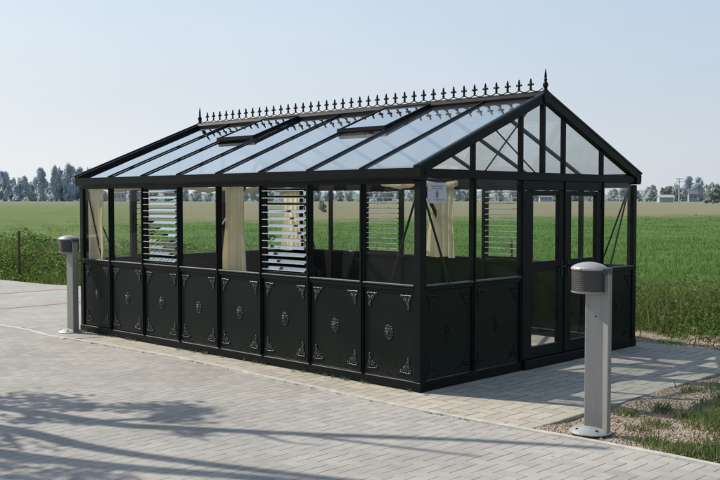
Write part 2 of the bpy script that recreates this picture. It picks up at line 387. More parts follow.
# ------------------------------------------------------------------ mesh helpers
class MB:
    def __init__(self):
        self.v, self.f = [], []
    def add(self, vs, fs):
        o = len(self.v)
        self.v += [tuple(p) for p in vs]
        self.f += [tuple(i + o for i in f) for f in fs]
        return self
    def box(self, x0, x1, y0, y1, z0, z1):
        vs = [(x, y, z) for z in (z0, z1) for y in (y0, y1) for x in (x0, x1)]
        return self.add(vs, [(0, 2, 3, 1), (4, 5, 7, 6), (0, 1, 5, 4), (2, 6, 7, 3), (0, 4, 6, 2), (1, 3, 7, 5)])
    def bbox(self, x0, x1, y0, y1, z0, z1, c=.006):
        """box with chamfered edges (octagonal section in each corner column)"""
        def ring(z, i):
            a, b_, cc, d = x0 + i, x1 - i, y0 + i, y1 - i
            return [(a + c, cc, z), (b_ - c, cc, z), (b_, cc + c, z), (b_, d - c, z), (b_ - c, d, z), (a + c, d, z), (a, d - c, z), (a, cc + c, z)]
        rs = [ring(z0, c), ring(z0 + c, 0), ring(z1 - c, 0), ring(z1, c)]
        fs = []
        for k in range(3):
            for i in range(8):
                j = (i + 1) % 8
                fs.append((k * 8 + i, k * 8 + j, k * 8 + 8 + j, k * 8 + 8 + i))
        fs.append(tuple(range(7, -1, -1)))
        fs.append(tuple(range(24, 32)))
        return self.add([p for r_ in rs for p in r_], fs)
    def bar(self, p, q, w, h, up=(0, 0, 1)):
        p, q = np.array(p, float), np.array(q, float)
        d = (q - p) / np.linalg.norm(q - p)
        s = np.cross(d, up); s /= np.linalg.norm(s)
        u = np.cross(s, d)
        vs = [b + s * a * w / 2 + u * c * h / 2 for b in (p, q) for (a, c) in ((-1, -1), (1, -1), (1, 1), (-1, 1))]
        return self.add(vs, [(3, 2, 1, 0), (4, 5, 6, 7), (0, 1, 5, 4), (1, 2, 6, 5), (2, 3, 7, 6), (3, 0, 4, 7)])
    def tube(self, pts, r, n=8, caps=True):
        pts = [np.array(p, float) for p in pts]
        rs = r if isinstance(r, (list, tuple)) else [r] * len(pts)
        rings = []
        ref = None
        for i, p in enumerate(pts):
            d = pts[min(i + 1, len(pts) - 1)] - pts[max(i - 1, 0)]
            d = d / (np.linalg.norm(d) + 1e-12)
            if ref is None:
                ref = np.array((0, 0, 1.)) if abs(d[2]) < .9 else np.array((1., 0, 0))
            s = np.cross(d, ref); s /= np.linalg.norm(s)
            u = np.cross(s, d); ref = u
            rings.append([p + rs[i] * (cos(2 * pi * k / n) * s + sin(2 * pi * k / n) * u) for k in range(n)])
        vs = [q for r_ in rings for q in r_]
        fs = []
        for i in range(len(pts) - 1):
            for k in range(n):
                j = (k + 1) % n
                fs.append((i * n + k, i * n + j, i * n + n + j, i * n + n + k))
        if caps:
            fs.append(tuple(range(n - 1, -1, -1)))
            fs.append(tuple(range((len(pts) - 1) * n, len(pts) * n)))
        return self.add(vs, fs)
    def lathe(self, prof, c=(0, 0, 0), n=24, sx=1, sy=1):
        vs, fs = [], []
        for r_, z in prof:
            for k in range(n):
                a = 2 * pi * k / n
                vs.append((c[0] + sx * r_ * cos(a), c[1] + sy * r_ * sin(a), c[2] + z))
        m = len(prof)
        for i in range(m - 1):
            for k in range(n):
                j = (k + 1) % n
                fs.append((i * n + k, i * n + j, i * n + n + j, i * n + n + k))
        fs.append(tuple(range(n - 1, -1, -1)))
        fs.append(tuple(range((m - 1) * n, m * n)))
        return self.add(vs, fs)
    def prism(self, poly, axis, a, b):
        """extrude a 2D polygon along axis ('x','y','z') from a to b"""
        def pt(p, t):
            return {'x': (t, p[0], p[1]), 'y': (p[0], t, p[1]), 'z': (p[0], p[1], t)}[axis]
        n = len(poly)
        vs = [pt(p, a) for p in poly] + [pt(p, b) for p in poly]
        fs = [tuple(range(n - 1, -1, -1)), tuple(range(n, 2 * n))]
        for i in range(n):
            j = (i + 1) % n
            fs.append((i, j, n + j, n + i))
        return self.add(vs, fs)
    def blob(self, c, rx, ry, rz, n=8, m=5, rot=0.):
        """ellipsoid; rot turns it in the XZ plane"""
        vs, fs = [], []
        for i in range(m + 1):
            t = pi * i / m
            for k in range(n):
                a = 2 * pi * k / n
                x, y, z = rx * sin(t) * cos(a), ry * sin(t) * sin(a), rz * cos(t)
                vs.append((c[0] + x * cos(rot) - z * sin(rot), c[1] + y, c[2] + x * sin(rot) + z * cos(rot)))
        for i in range(m):
            for k in range(n):
                j = (k + 1) % n
                fs.append((i * n + k, i * n + j, i * n + n + j, i * n + n + k))
        return self.add(vs, fs)
    def quad(self, *p):
        return self.add(p, [tuple(range(len(p)))])
    def mesh(self, name, mat, off=(0, 0, 0), smooth=None):
        me = bpy.data.meshes.new(name)
        me.from_pydata([(x - off[0], y - off[1], z - off[2]) for x, y, z in self.v], [], self.f)
        me.materials.append(mat)
        me.validate()
        import bmesh
        bm = bmesh.new(); bm.from_mesh(me)
        if len(bm.faces) > 1:
            bmesh.ops.recalc_face_normals(bm, faces=bm.faces)
        bm.to_mesh(me); bm.free()
        if smooth is not None:
            me.polygons.foreach_set('use_smooth', [True] * len(me.polygons))
            try:
                me.set_sharp_from_angle(angle=R(smooth))
            except Exception:
                pass
        me.update()
        return me
    def build(self, name, mat, parent=None, smooth=None, base=None):
        off = (0, 0, 0)
        if parent is not None:
            off = origin_of(parent)
        elif base is not None:
            off = base
        ob = bpy.data.objects.new(name, self.mesh(name, mat, off, smooth))
        COL.objects.link(ob)
        if parent is not None:
            ob.parent = parent
        else:
            ob.location = off
        return ob

def origin_of(o):
    p = np.array((0., 0., 0.))
    while o is not None:
        p = p + np.array(o.location)
        o = o.parent
    return tuple(p)

def np_obj(name, V, T, mat, parent=None, base=(0, 0, 0), smooth=False):
    me = bpy.data.meshes.new(name)
    V = np.asarray(V, np.float32) - np.array(base, np.float32); T = np.asarray(T, np.int32)
    k = T.shape[1]
    me.vertices.add(len(V)); me.vertices.foreach_set('co', V.ravel())
    me.loops.add(T.size); me.loops.foreach_set('vertex_index', T.ravel())
    me.polygons.add(len(T)); me.polygons.foreach_set('loop_start', np.arange(0, T.size, k, dtype=np.int32))
    try:
        me.polygons.foreach_set('loop_total', np.full(len(T), k, dtype=np.int32))
    except Exception:
        pass
    me.materials.append(mat)
    me.update(calc_edges=True)
    if smooth:
        me.polygons.foreach_set('use_smooth', [True] * len(T))
    ob = bpy.data.objects.new(name, me); COL.objects.link(ob)
    if parent is not None:
        ob.parent = parent
    else:
        ob.location = base
    return ob

def tag(o, label=None, cat=None, group=None, kind=None):
    if label: o['label'] = label
    if cat: o['category'] = cat
    if group: o['group'] = group
    if kind: o['kind'] = kind
    return o

def empty(name, loc, label, cat, group=None, rz=0.):
    o = bpy.data.objects.new(name, None)
    COL.objects.link(o)
    o.location = loc
    o.rotation_euler = (0, 0, rz)
    o.empty_display_size = .2
    return tag(o, label, cat, group)

def copy_tree(o, parent=None):
    c = o.copy(); COL.objects.link(c); c.parent = parent
    for ch in list(o.children):
        copy_tree(ch, c)
    return c

# ------------------------------------------------------------------ camera
CAM = np.array((5.635, -6.572, 1.7396)); YAW = 2.3427; PITCH = -.041; FPX = 963.04
cam = bpy.data.cameras.new('camera'); cam.lens = FPX / 720 * 36; cam.sensor_width = 36; cam.sensor_fit = 'HORIZONTAL'
cam.clip_start = .1; cam.clip_end = 8000
co = bpy.data.objects.new('camera', cam); COL.objects.link(co)
co.location = CAM; co.rotation_euler = (pi / 2 + PITCH, 0, YAW - pi / 2)
scene.camera = co

def ray_dir(px, py=200.5):
    fw = np.array((cos(YAW) * cos(PITCH), sin(YAW) * cos(PITCH), sin(PITCH)))
    r_ = np.array((sin(YAW), -cos(YAW), 0)); u = np.cross(r_, fw)
    return fw + (px - 360) / FPX * r_ - (py - 240) / FPX * u

# ------------------------------------------------------------------ sky and sun
EL = R(42); SUN = np.array((-.94 * cos(EL), -.34 * cos(EL), sin(EL))); SUN /= np.linalg.norm(SUN)
w = bpy.data.worlds.new('World'); scene.world = w; w.use_nodes = True
nt = w.node_tree
for n in list(nt.nodes): nt.nodes.remove(n)
sky = nt.nodes.new('ShaderNodeTexSky'); sky.sky_type = 'NISHITA'; sky.sun_disc = False
sky.sun_elevation = EL
sky.sun_rotation = math.atan2(SUN[0], SUN[1])
sky.air_density = 1.0; sky.dust_density = 1.5; sky.ozone_density = 1.2; sky.altitude = 0
bg = nt.nodes.new('ShaderNodeBackground'); bg.inputs['Strength'].default_value = .115
wo = nt.nodes.new('ShaderNodeOutputWorld')
# spring haze: pale veil low over the horizon, brighter towards the sun, thinning with height
tcw = nt.nodes.new('ShaderNodeTexCoord')
sxw = nt.nodes.new('ShaderNodeSeparateXYZ'); nt.links.new(tcw.outputs['Generated'], sxw.inputs[0])
def mr(val, a0, a1, b0=0., b1=1., interp='SMOOTHSTEP'):
    m_ = nt.nodes.new('ShaderNodeMapRange'); m_.interpolation_type = interp
    for k, v in zip(('From Min', 'From Max', 'To Min', 'To Max'), (a0, a1, b0, b1)): m_.inputs[k].default_value = v
    nt.links.new(val, m_.inputs['Value']); return m_.outputs[0]
dt = nt.nodes.new('ShaderNodeVectorMath'); dt.operation = 'DOT_PRODUCT'
nt.links.new(tcw.outputs['Generated'], dt.inputs[0]); dt.inputs[1].default_value = (-.94, -.34, 0)
az = mr(dt.outputs['Value'], -.15, .85, interp='LINEAR')
hz = mixc(nt, az, (.60, .645, .70), (.89, .905, .915))
up = mixc(nt, az, (.42, .585, .79), (.70, .84, .965))
# faint uneven veil
vs = nt.nodes.new('ShaderNodeMapping'); vs.inputs['Scale'].default_value = (1, 1, 3.5); nt.links.new(tcw.outputs['Generated'], vs.inputs[0])
vn = noise(nt, vs.outputs[0], 2.2, 5, .6)
veil = ramp(nt, vn, [(.3, (.965, .968, .975)), (.7, (1.03, 1.028, 1.022))])
el = mr(sxw.outputs['Z'], 0., .30, interp='LINEAR')
hc = mixc(nt, 1., mixc(nt, el, hz, up), veil, 'MULTIPLY')
fa = mr(sxw.outputs['Z'], .25, .95, .94, .15)
bg.inputs['Strength'].default_value = .10
bh = nt.nodes.new('ShaderNodeBackground'); nt.links.new(hc, bh.inputs[0])
nt.links.new(sky.outputs[0], bg.inputs[0])
mxs = nt.nodes.new('ShaderNodeMixShader'); nt.links.new(fa, mxs.inputs[0])
nt.links.new(bg.outputs[0], mxs.inputs[1]); nt.links.new(bh.outputs[0], mxs.inputs[2])
nt.links.new(mxs.outputs[0], wo.inputs[0])
sl = bpy.data.lights.new('sun', 'SUN'); sl.energy = 4.6; sl.angle = R(.5); sl.color = (1, .93, .82)
so = bpy.data.objects.new('sun', sl); COL.objects.link(so)
import mathutils
so.rotation_euler = mathutils.Vector(tuple(SUN)).to_track_quat('Z', 'Y').to_euler()
so.location = (-20, -10, 30)

# ------------------------------------------------------------------ ground
def back_edge(x):
    return np.interp(x, [-40, -15, -12.3, -9, -6.5, -3, 3, 12, 40], [1.6, 3.0, 3.4, 3.8, 4.15, 4.3, 4.35, 4.4, 4.4])

def ground_z(x, y):
    x = np.asarray(x, float); y = np.asarray(y, float)
    r = np.hypot(x - 5.6, y + 6.6)
    far = np.clip((r - 30) / 370, 0, 1) * 1.4
    d = y - back_edge(x)
    left = np.clip((-7 - x) / 4, 0, 1)
    bank = (np.clip((d - .55) / .9, 0, 1)) * (1 - np.clip((d - 2.2) / 3.2, 0, 1))
    hb = .14 + .16 * left
    bumps = .035 * np.sin(x * 1.7 + y * .6) * np.sin(y * 2.1 - x * .4) * np.clip(d - .4, 0, 1)
    near = np.where(d > .25, hb * bank + bumps, 0)
    low = np.where(d < .35, -.075, -.03)
    return far + near + low

def polar_ground():
    rad = list(np.arange(0, 28, .3)) + list(28 * 1.06 ** np.arange(0, 90))
    rad = [r_ for r_ in rad if r_ < 4500] + [6000]
    na = 260
    ang = np.linspace(0, 2 * pi, na, endpoint=False)
    V = [(5.6, -6.6, float(ground_z(5.6, -6.6)))]
    for r_ in rad[1:]:
        xs = 5.6 + r_ * np.cos(ang); ys = -6.6 + r_ * np.sin(ang)
        zs = ground_z(xs, ys)
        V += list(zip(xs, ys, zs))
    F = [(0, 1 + k, 1 + (k + 1) % na) for k in range(na)]
    for i in range(len(rad) - 2):
        a = 1 + i * na; b = a + na
        for k in range(na):
            j = (k + 1) % na
            F.append((a + k, b + k, b + j)); F.append((a + k, b + j, a + j))
    return np_obj('farm_field', np.array(V), np.array(F), M['field'], smooth=True)
tag(polar_ground(), kind='structure')

def sheet(name, poly, z, mat, thick=None):
    mb = MB()
    if thick:
        mb.prism(poly, 'z', z - thick, z)
    else:
        mb.quad(*[(x, y, z) for x, y in poly])
    return tag(mb.build(name, mat), kind='structure')

KERB = [(-5.43, -.49), (-4.53, -.435), (-2.86, -.39), (-1.07, -.49), (.26, -.55), (1.5, -.51), (2.2, -.45), (3.1, -.47), (5, -.55), (14, -.6)]
KERBX = [k[0] for k in KERB]; KERBY = [k[1] for k in KERB]
# road in front
road = [(-40, -26)] + [(20, -26), (20, -.6)] + [(x, y) for x, y in KERB[::-1]] + [(-5.98, -.51), (-6.57, -.43), (-7.27, -.5), (-8.3, -.75), (-10, -1.6), (-14, -4.2), (-40, -18)]
sheet('road_paving', road, -.004, M['road'], .05)
bx = np.linspace(-40, -6.15, 30)
plaza = [(x, float(back_edge(x)) + .10 * sin(x * 3.1) + .07 * sin(x * 7.3)) for x in bx][::-1] + \
        [(-40, -18), (-14, -4.2), (-10, -1.6), (-8.3, -.75), (-7.27, -.5), (-6.57, -.43), (-6.15, -.49)]
sheet('plaza_paving', plaza, -.006, M['plaza'], .05)
# two red paver bands on the plaza
for x0, w_ in ((-11.85, .42), (-9.45, .42)):
    sheet('red_paver_band', [(x0 - w_ / 2, -.9), (x0 + w_ / 2, -.9), (x0 + w_ / 2 - .05, float(back_edge(x0)) - .05), (x0 - w_ / 2 - .05, float(back_edge(x0)) - .05)], -.001, M['redstripe'])
# paved apron the glasshouse stands on
apron = [(-6.15, -.49)] + [(x, y) for x, y in KERB if -6 < x <= 1.5] + [(1.5, 2.9), (1.42, 4.30), (-6.15, 4.15)]
sheet('apron_paving', apron, .0, M['margin'], .06)
# concrete patch under the far bollard
sheet('concrete_patch', [(-6.95, -.36), (-6.4, -.40), (-5.9, -.455), (-5.35, -.43), (-5.2, -.12), (-5.75, -.03), (-6.10, .25), (-6.7, .3), (-7.0, 0)], .004, M['apron'])
# edging strip
def strip(name, pts, w_, z0, z1, mat):
    P = [np.array(p, float) for p in pts]
    l, r_ = [], []
    for i, p in enumerate(P):
        d = P[min(i + 1, len(P) - 1)] - P[max(i - 1, 0)]; d /= np.linalg.norm(d)
        n = np.array((-d[1], d[0]))
        ww = w_ * (1 + .12 * sin(i * 2.3))
        l.append(p + n * ww / 2); r_.append(p - n * ww / 2)
    mb = MB()
    for i in range(len(P) - 1):
        a, b, c, d = l[i], l[i + 1], r_[i + 1], r_[i]
        mb.add([(*a, z1), (*b, z1), (*c, z1), (*d, z1), (*a, z0), (*b, z0), (*c, z0), (*d, z0)],
               [(0, 1, 2, 3), (0, 4, 5, 1), (2, 6, 7, 3)])
    return tag(mb.build(name, mat), kind='structure')
kx = np.concatenate([np.linspace(-5.4, 1.6, 50), np.linspace(1.7, 14, 40)])
strip('kerb_edging', [(x, np.interp(x, KERBX, KERBY) + .006 * sin(x * 5)) for x in kx], .055, -.05, .012, M['kerb'])
cv = [(-14, -4.15), (-10, -1.55), (-8.3, -.72), (-7.27, -.49), (-6.57, -.42), (-5.98, -.50), (-5.43, -.49)]
strip('gutter_edging', [(x, np.interp(x, [c[0] for c in cv], [c[1] for c in cv])) for x in np.linspace(-14, -5.45, 40)], .10, -.05, .004, M['kerb'])

# gravelly soil to the right and behind
def gz(x, y):
    return -.014 + .016 * np.sin(x * 2.3 + 1) * np.sin(y * 2.7) + .012 * np.sin(x * 7.1 - y * 3) * np.sin(y * 6.3 + x)
def grid(name, x0, x1, y0, y1, st, zf, mat):
    xs = np.arange(x0, x1 + st / 2, st); ys = np.arange(y0, y1 + st / 2, st)
    X, Y = np.meshgrid(xs, ys)
    Z = zf(X, Y)
    nx, ny = len(xs), len(ys)
    V = np.stack([X.ravel(), Y.ravel(), Z.ravel()], 1)
    i = (np.arange(ny - 1)[:, None] * nx + np.arange(nx - 1)[None]).ravel()
    F = np.stack([i, i + 1, i + 1 + nx, i + nx], 1)
    return tag(np_obj(name, V, F, mat, smooth=True), kind='structure')
def gz_bed(X, Y):
    k = np.interp(X, KERBX, KERBY)
    e = np.clip((Y - k) / .12, 0, 1)
    fl = np.clip((np.hypot(X - 1.87, Y + .235) - .16) / .12, 0, 1)
    return (gz(X, Y) * e - (1 - e) * .045) * fl - .014 * (1 - fl)
grid('gravel_bed', 1.505, 13, -.62, 4.95, .06, gz_bed, M['gravel'])
grid('soil_strip', -7, 1.49, 4.10, 5.15, .06, lambda X, Y: -.03 + .02 * np.sin(X * 2.1) * np.sin(Y * 5) + .012 * np.sin(X * 6.7 + Y) + np.clip((Y - 4.75) / .4, 0, 1) * .05, M['gravel'])

# ------------------------------------------------------------------ grass builders
FW = np.array((cos(YAW), sin(YAW))); RT = np.array((sin(YAW), -cos(YAW)))
def in_view(x, y, marg=.10, lat=1.2):
    dx, dy = x - CAM[0], y - CAM[1]
    z = dx * FW[0] + dy * FW[1]; s = dx * RT[0] + dy * RT[1]
    return (z > 1) & (np.abs(s) < z * (360 / FPX + marg) + lat)

def blades(x, y, z, h, wd, lean=.35):
    n = len(x)
    a = rng.uniform(0, 2 * pi, n); la = rng.uniform(0, 2 * pi, n)
    l = lean * h * rng.uniform(.2, 1.3, n)
    dx, dy = np.cos(a) * wd / 2, np.sin(a) * wd / 2
    ex, ey = np.cos(la) * l, np.sin(la) * l
    V = np.zeros((n, 5, 3))
    V[:, 0] = np.stack([x - dx, y - dy, z], 1); V[:, 1] = np.stack([x + dx, y + dy, z], 1)
    V[:, 2] = np.stack([x + .75 * dx + ex * .35, y + .75 * dy + ey * .35, z + h * .6], 1)
    V[:, 3] = np.stack([x - .75 * dx + ex * .35, y - .75 * dy + ey * .35, z + h * .6], 1)
    V[:, 4] = np.stack([x + ex, y + ey, z + h * .97], 1)
    b = np.arange(n)[:, None] * 5
    T = np.concatenate([b + [0, 1, 2], b + [0, 2, 3], b + [3, 2, 4]], 1).reshape(-1, 3)
    return V.reshape(-1, 3), T

def leaves(x, y, z, s, flat=.6):
    """small diamond leaves, random attitude"""
    n = len(x)
    u = rng.normal(size=(n, 3)); u[:, 2] *= flat; u /= np.linalg.norm(u, axis=1)[:, None]
    t = rng.normal(size=(n, 3)); v = np.cross(u, t); v /= np.linalg.norm(v, axis=1)[:, None]
    c = np.stack([x, y, z], 1); s = np.asarray(s)[:, None]
    V = np.stack([c - u * s, c + v * s * .5, c + u * s, c - v * s * .5], 1).reshape(-1, 3)
    F = np.arange(n * 4).reshape(-1, 4)
    return V, F

def cluster_noise(x, y, s, seed=0):
    return (np.sin(x * s + seed) * np.sin(y * s * 1.3 + seed * 2) + np.sin(x * s * 2.3 + y * s * 1.1 + seed) * .6 + np.sin(x * s * .7 - y * s * 1.9 + 3 * seed) * .5) / 2.1

# crop blades: dense near, fewer but coarser further out
def crop():
    out = []
    for r0, r1, dens in ((12, 20, 260), (20, 30, 150), (30, 45, 65), (45, 66, 26), (66, 108, 9)):
        area = (2 * (math.atan(360 / FPX) + .16)) / 2 * (r1 ** 2 - r0 ** 2)
        n = int(area * dens)
        r = np.sqrt(rng.uniform(r0 ** 2, r1 ** 2, n)); a = YAW + rng.uniform(-1, 1, n) * (math.atan(360 / FPX) + .16)
        x = CAM[0] + r * np.cos(a); y = CAM[1] + r * np.sin(a)
        d = y - back_edge(x)
        k = d > 3.0 + .8 * cluster_noise(x, y, .8)
        lft = a > R(147)
        keep = rng.uniform(0, 1, n) < np.clip(1.15 - (r - 52 - 26 * np.clip((R(134) - a) / R(20), 0, 1) - 12 * cluster_noise(x, y, .15)) / 26, .0, 1.)
        k &= keep
        x, y, r, a = x[k], y[k], r[k], a[k]
        h = rng.uniform(.10, .24, len(x)) * np.clip(1.3 - r / 60, .45, 1) * (1 + .25 * cluster_noise(x, y, .5, 2)) * np.where(a > R(147), .7, 1)
        wd = np.maximum(.009, r / 1370 * .7) * rng.uniform(.6, 1.4, len(x))
        out.append((x, y, h, wd))
    x, y, h, wd = [np.concatenate(c) for c in zip(*out)]
    V, T = blades(x, y, ground_z(x, y) - .01, h, wd, .9)
    tag(np_obj('young_crop', V, T, GRASS), 'green young cereal crop growing across the field behind the glasshouse', 'crop', kind='stuff')
crop()

def verge():
    n = 230000
    x = rng.uniform(-27, 12, n); d = .05 + rng.beta(1.0, 2.0, n) * 9.0
    y = back_edge(x) + d
    left = np.clip((-7 - x) / 4, 0, 1)
    d0 = np.where(left > .3, .12, .62)          # bare soil strip only behind and right of the glasshouse
    c = cluster_noise(x, y, 1.4, 1); c2 = cluster_noise(x, y, .55, 9)
    k = in_view(x, y) & (rng.uniform(-.9, .9, n) < c + .55 + .3 * left) & (d > d0 + .22 * cluster_noise(x, y, 2.2, 4))
    x, y, c, d, left, d0, c2 = x[k], y[k], c[k], d[k], left[k], d0[k], c2[k]
    h = rng.uniform(.10, .54, len(x)) * (1 + .65 * np.clip((x + 3) / 3, 0, 1)) * (1 - .72 * np.clip((d - 2.5) / 5, 0, 1)) * (.72 + .45 * np.clip(c + .3, 0, 1) + .3 * np.clip(c2, -.5, 1)) * np.clip((d - d0 + .25) / .9, .22, 1)
    r = np.hypot(x - CAM[0], y - CAM[1])
    V, T = blades(x, y, ground_z(x, y) - .02, h, np.maximum(.008, r / 1370 * .6) * rng.uniform(.6, 1.5, len(x)), .8)
    tag(np_obj('verge_grass', V, T, WEED), 'tall coarse grass and dry stalks on the bank behind the paving', 'grass', kind='stuff')
    n = 260000
    x = rng.uniform(-27, 12, n); d = .1 + rng.beta(1.0, 2.2, n) * 8.0
    y = back_edge(x) + d
    left = np.clip((-7 - x) / 4, 0, 1)
    d0 = np.where(left > .3, .2, .66)
    c = cluster_noise(x, y, 1.1, 7); c3 = cluster_noise(x, y, 2.9, 3)
    k = in_view(x, y) & (rng.uniform(-.7, 1., n) < c + .25 * left) & (d > d0 + .25 * cluster_noise(x, y, 2.2, 4))
    x, y, c, d, left, d0, c3 = x[k], y[k], c[k], d[k], left[k], d0[k], c3[k]
    top = (.14 + .38 * np.clip(c + .4 + .5 * c3, 0, 1.2)) * (1 + .35 * left + .45 * np.clip((x + 3) / 3, 0, 1)) * (1 - .75 * np.clip((d - 2) / 5, 0, 1)) * np.clip((d - d0 + .25) / .8, .25, 1)
    z = ground_z(x, y) + top * rng.uniform(.05, 1, len(x)) ** .8
    V, F = leaves(x, y, z, rng.uniform(.012, .038, len(x)) * (1 + .35 * left), .6)
    tag(np_obj('verge_weeds', V, F, WEEDL), 'bright broad-leaved weeds crowding the bank behind the paving', 'weeds', kind='stuff')
verge()

def gravel_stuff():
    n = 26000
    x = rng.uniform(1.53, 6.5, n); y = rng.uniform(-.5, 4.6, n)
    x2 = rng.uniform(-3, 1.5, 3000); y2 = rng.uniform(4.36, 5.0, 3000)
    x = np.concatenate([x, x2]); y = np.concatenate([y, y2])
    k = in_view(x, y, .1, .5) & (y > np.interp(x, KERBX, KERBY) + .05); x, y = x[k], y[k]
    k = np.hypot(x - 1.87, y + .235) > .165; x, y = x[k], y[k]
    z = np.where(x < 1.5, -.02, gz_bed(x, y))
    ico = np.array([(0, 0, 1), (.89, 0, .45), (.28, .85, .45), (-.72, .53, .45), (-.72, -.53, .45), (.28, -.85, .45),
                    (.72, .53, -.45), (-.28, .85, -.45), (-.89, 0, -.45), (-.28, -.85, -.45), (.72, -.53, -.45), (0, 0, -1)])
    fc = np.array([(0, 1, 2), (0, 2, 3), (0, 3, 4), (0, 4, 5), (0, 5, 1), (1, 6, 2), (2, 7, 3), (3, 8, 4), (4, 9, 5), (5, 10, 1),
                   (6, 7, 2), (7, 8, 3), (8, 9, 4), (9, 10, 5), (10, 6, 1), (11, 7, 6), (11, 8, 7), (11, 9, 8), (11, 10, 9), (11, 6, 10)])
    m = len(x)
    s = np.exp(rng.normal(np.log(.0052), .48, m)).clip(.0025, .024)
    sc = rng.uniform(.7, 1.3, (m, 1, 3)) * s[:, None, None]; sc[:, :, 2] *= .7
    a = rng.uniform(0, 2 * pi, m)
    P = ico[None] * sc * rng.uniform(.85, 1.15, (m, 12, 1))
    Q = P.copy(); Q[..., 0] = P[..., 0] * np.cos(a)[:, None] - P[..., 1] * np.sin(a)[:, None]; Q[..., 1] = P[..., 0] * np.sin(a)[:, None] + P[..., 1] * np.cos(a)[:, None]
    Q += np.stack([x, y, z + s * .3], 1)[:, None]
    T = (fc[None] + (np.arange(m) * 12)[:, None, None]).reshape(-1, 3)
    tag(np_obj('gravel_stones', Q.reshape(-1, 3), T, M['pebble']), 'pinkish brown loose gravel lying beside the paved apron', 'gravel', kind='stuff')
    # grass tufts in the gravel
    xs, ys, hs = [], [], []
    spots = []
    for _ in range(420):
        px, py = random.uniform(1.6, 7), random.uniform(-.42, 4.6)
        f = cluster_noise(np.array(px), np.array(py), 1.6, 3)
        if random.random() < .40 + .6 * f + .25 * (px - 2):
            spots.append((px, py, random.uniform(.05, .18), random.randint(20, 80)))
    spots += [(2.45, .75, .22, 260), (2.35, .95, .18, 200), (2.75, .35, .2, 220), (2.95, .1, .24, 320), (3.1, .5, .3, 420), (1.85, .95, .12, 150), (1.75, .55, .10, 120),
              (1.7, 1.75, .12, 90), (2.2, 1.7, .2, 200), (2.6, 1.3, .25, 320), (2.1, .12, .1, 90), (2.3, -.12, .12, 120), (2.75, -.28, .2, 260), (3.3, -.1, .3, 420), (3.6, .7, .35, 420),
              (1.95, 2.5, .15, 140), (1.66, 2.9, .12, 60), (2.5, 2.2, .25, 240), (3, 1.8, .3, 300), (3.2, -.32, .25, 300), (2.6, .55, .25, 420), (2.9, -.15, .25, 380), (2.55, -.25, .18, 220), (2.15, .75, .14, 160), (2.05, .45, .10, 90), (2.2, 1.25, .16, 160), (1.9, 2.05, .12, 110), (2.45, 1.9, .2, 200)]
    for px, py, sp, c in spots:
        xs.append(rng.normal(px, sp * .55, c)); ys.append(rng.normal(py, sp * .55, c)); hs.append(rng.uniform(.025, .06 + sp * .38, c))
    x, y, h = [np.concatenate(q) for q in (xs, ys, hs)]
    k = (x > 1.52) & (y > np.interp(x, KERBX, KERBY) + .04) & (np.hypot(x - 1.87, y + .235) > .18); x, y, h = x[k], y[k], h[k]
    V, T = blades(x, y, gz_bed(x, y) - .01, h, rng.uniform(.004, .010, len(x)), .9)
    tag(np_obj('gravel_grass', V, T, TUFT), 'scattered tufts of short grass and weeds growing through the gravel', 'grass', kind='stuff')
    # dead stems and leaf litter lying flat
    n = 900
    x = rng.uniform(1.55, 6, n); y = rng.uniform(-.4, 4.6, n); kk = in_view(x, y, .1, .5) & (np.hypot(x - 1.87, y + .235) > .22); x, y = x[kk], y[kk]
    a = rng.uniform(0, 2 * pi, len(x)); l_ = rng.uniform(.015, .07, len(x)); w_ = rng.uniform(.0015, .005, len(x))
    z = gz_bed(x, y) + .010
    dx, dy = np.cos(a), np.sin(a)
    Vl = np.stack([np.stack([x - dx * l_ + dy * w_, y - dy * l_ - dx * w_, z], 1), np.stack([x + dx * l_ + dy * w_, y + dy * l_ - dx * w_, z + .012], 1),
                   np.stack([x + dx * l_ - dy * w_, y + dy * l_ + dx * w_, z + .012], 1), np.stack([x - dx * l_ - dy * w_, y - dy * l_ + dx * w_, z], 1)], 1).reshape(-1, 3)
    tag(np_obj('dry_litter', Vl, np.arange(len(x) * 4).reshape(-1, 4), LITTER), 'dead brown stems and leaf litter strewn over the gravel', 'litter', kind='stuff')
    # few weeds at the foot of the soil strip and paving joints
    n = 700
    x = rng.uniform(-3, 4, n); y = rng.uniform(4.5, 5.1, n)
    k = rng.uniform(-.8, .6, n) < cluster_noise(x, y, 2.6, 5); x, y = x[k], y[k]
    V, T = blades(x, y, np.full(len(x), -.03), rng.uniform(.04, .16, len(x)), rng.uniform(.006, .014, len(x)), .9)
    tag(np_obj('strip_grass', V, T, TUFT), 'thin grass sprouting on the bare soil strip behind the glasshouse', 'grass', kind='stuff')
gravel_stuff()
def joint_weeds():
    xs, ys, hs = [], [], []
    r2 = random.Random(11)
    for _ in range(46):
        px = r2.uniform(-5.9, .1); py = -.02 - abs(r2.gauss(0, .012))
        c = r2.randint(5, 22)
        xs.append(rng.normal(px, .018, c)); ys.append(np.minimum(rng.normal(py, .012, c), -.006)); hs.append(rng.uniform(.012, .05, c))
    for _ in range(60):
        px = r2.uniform(-5.3, 1.4); py = float(np.interp(px, KERBX, KERBY)) + r2.choice((.034, -.034))
        c = r2.randint(3, 12)
        xs.append(rng.normal(px, .02, c)); ys.append(rng.normal(py, .004, c)); hs.append(rng.uniform(.006, .022, c))
    x, y, h = [np.concatenate(q) for q in (xs, ys, hs)]
    V, T = blades(x, y, np.full(len(x), -.004), h, rng.uniform(.003, .007, len(x)), 1.1)
    tag(np_obj('joint_weeds', V, T, TUFT), 'tiny weeds sprouting from the joints along the glasshouse foot and the edging', 'weeds', kind='stuff')
joint_weeds()

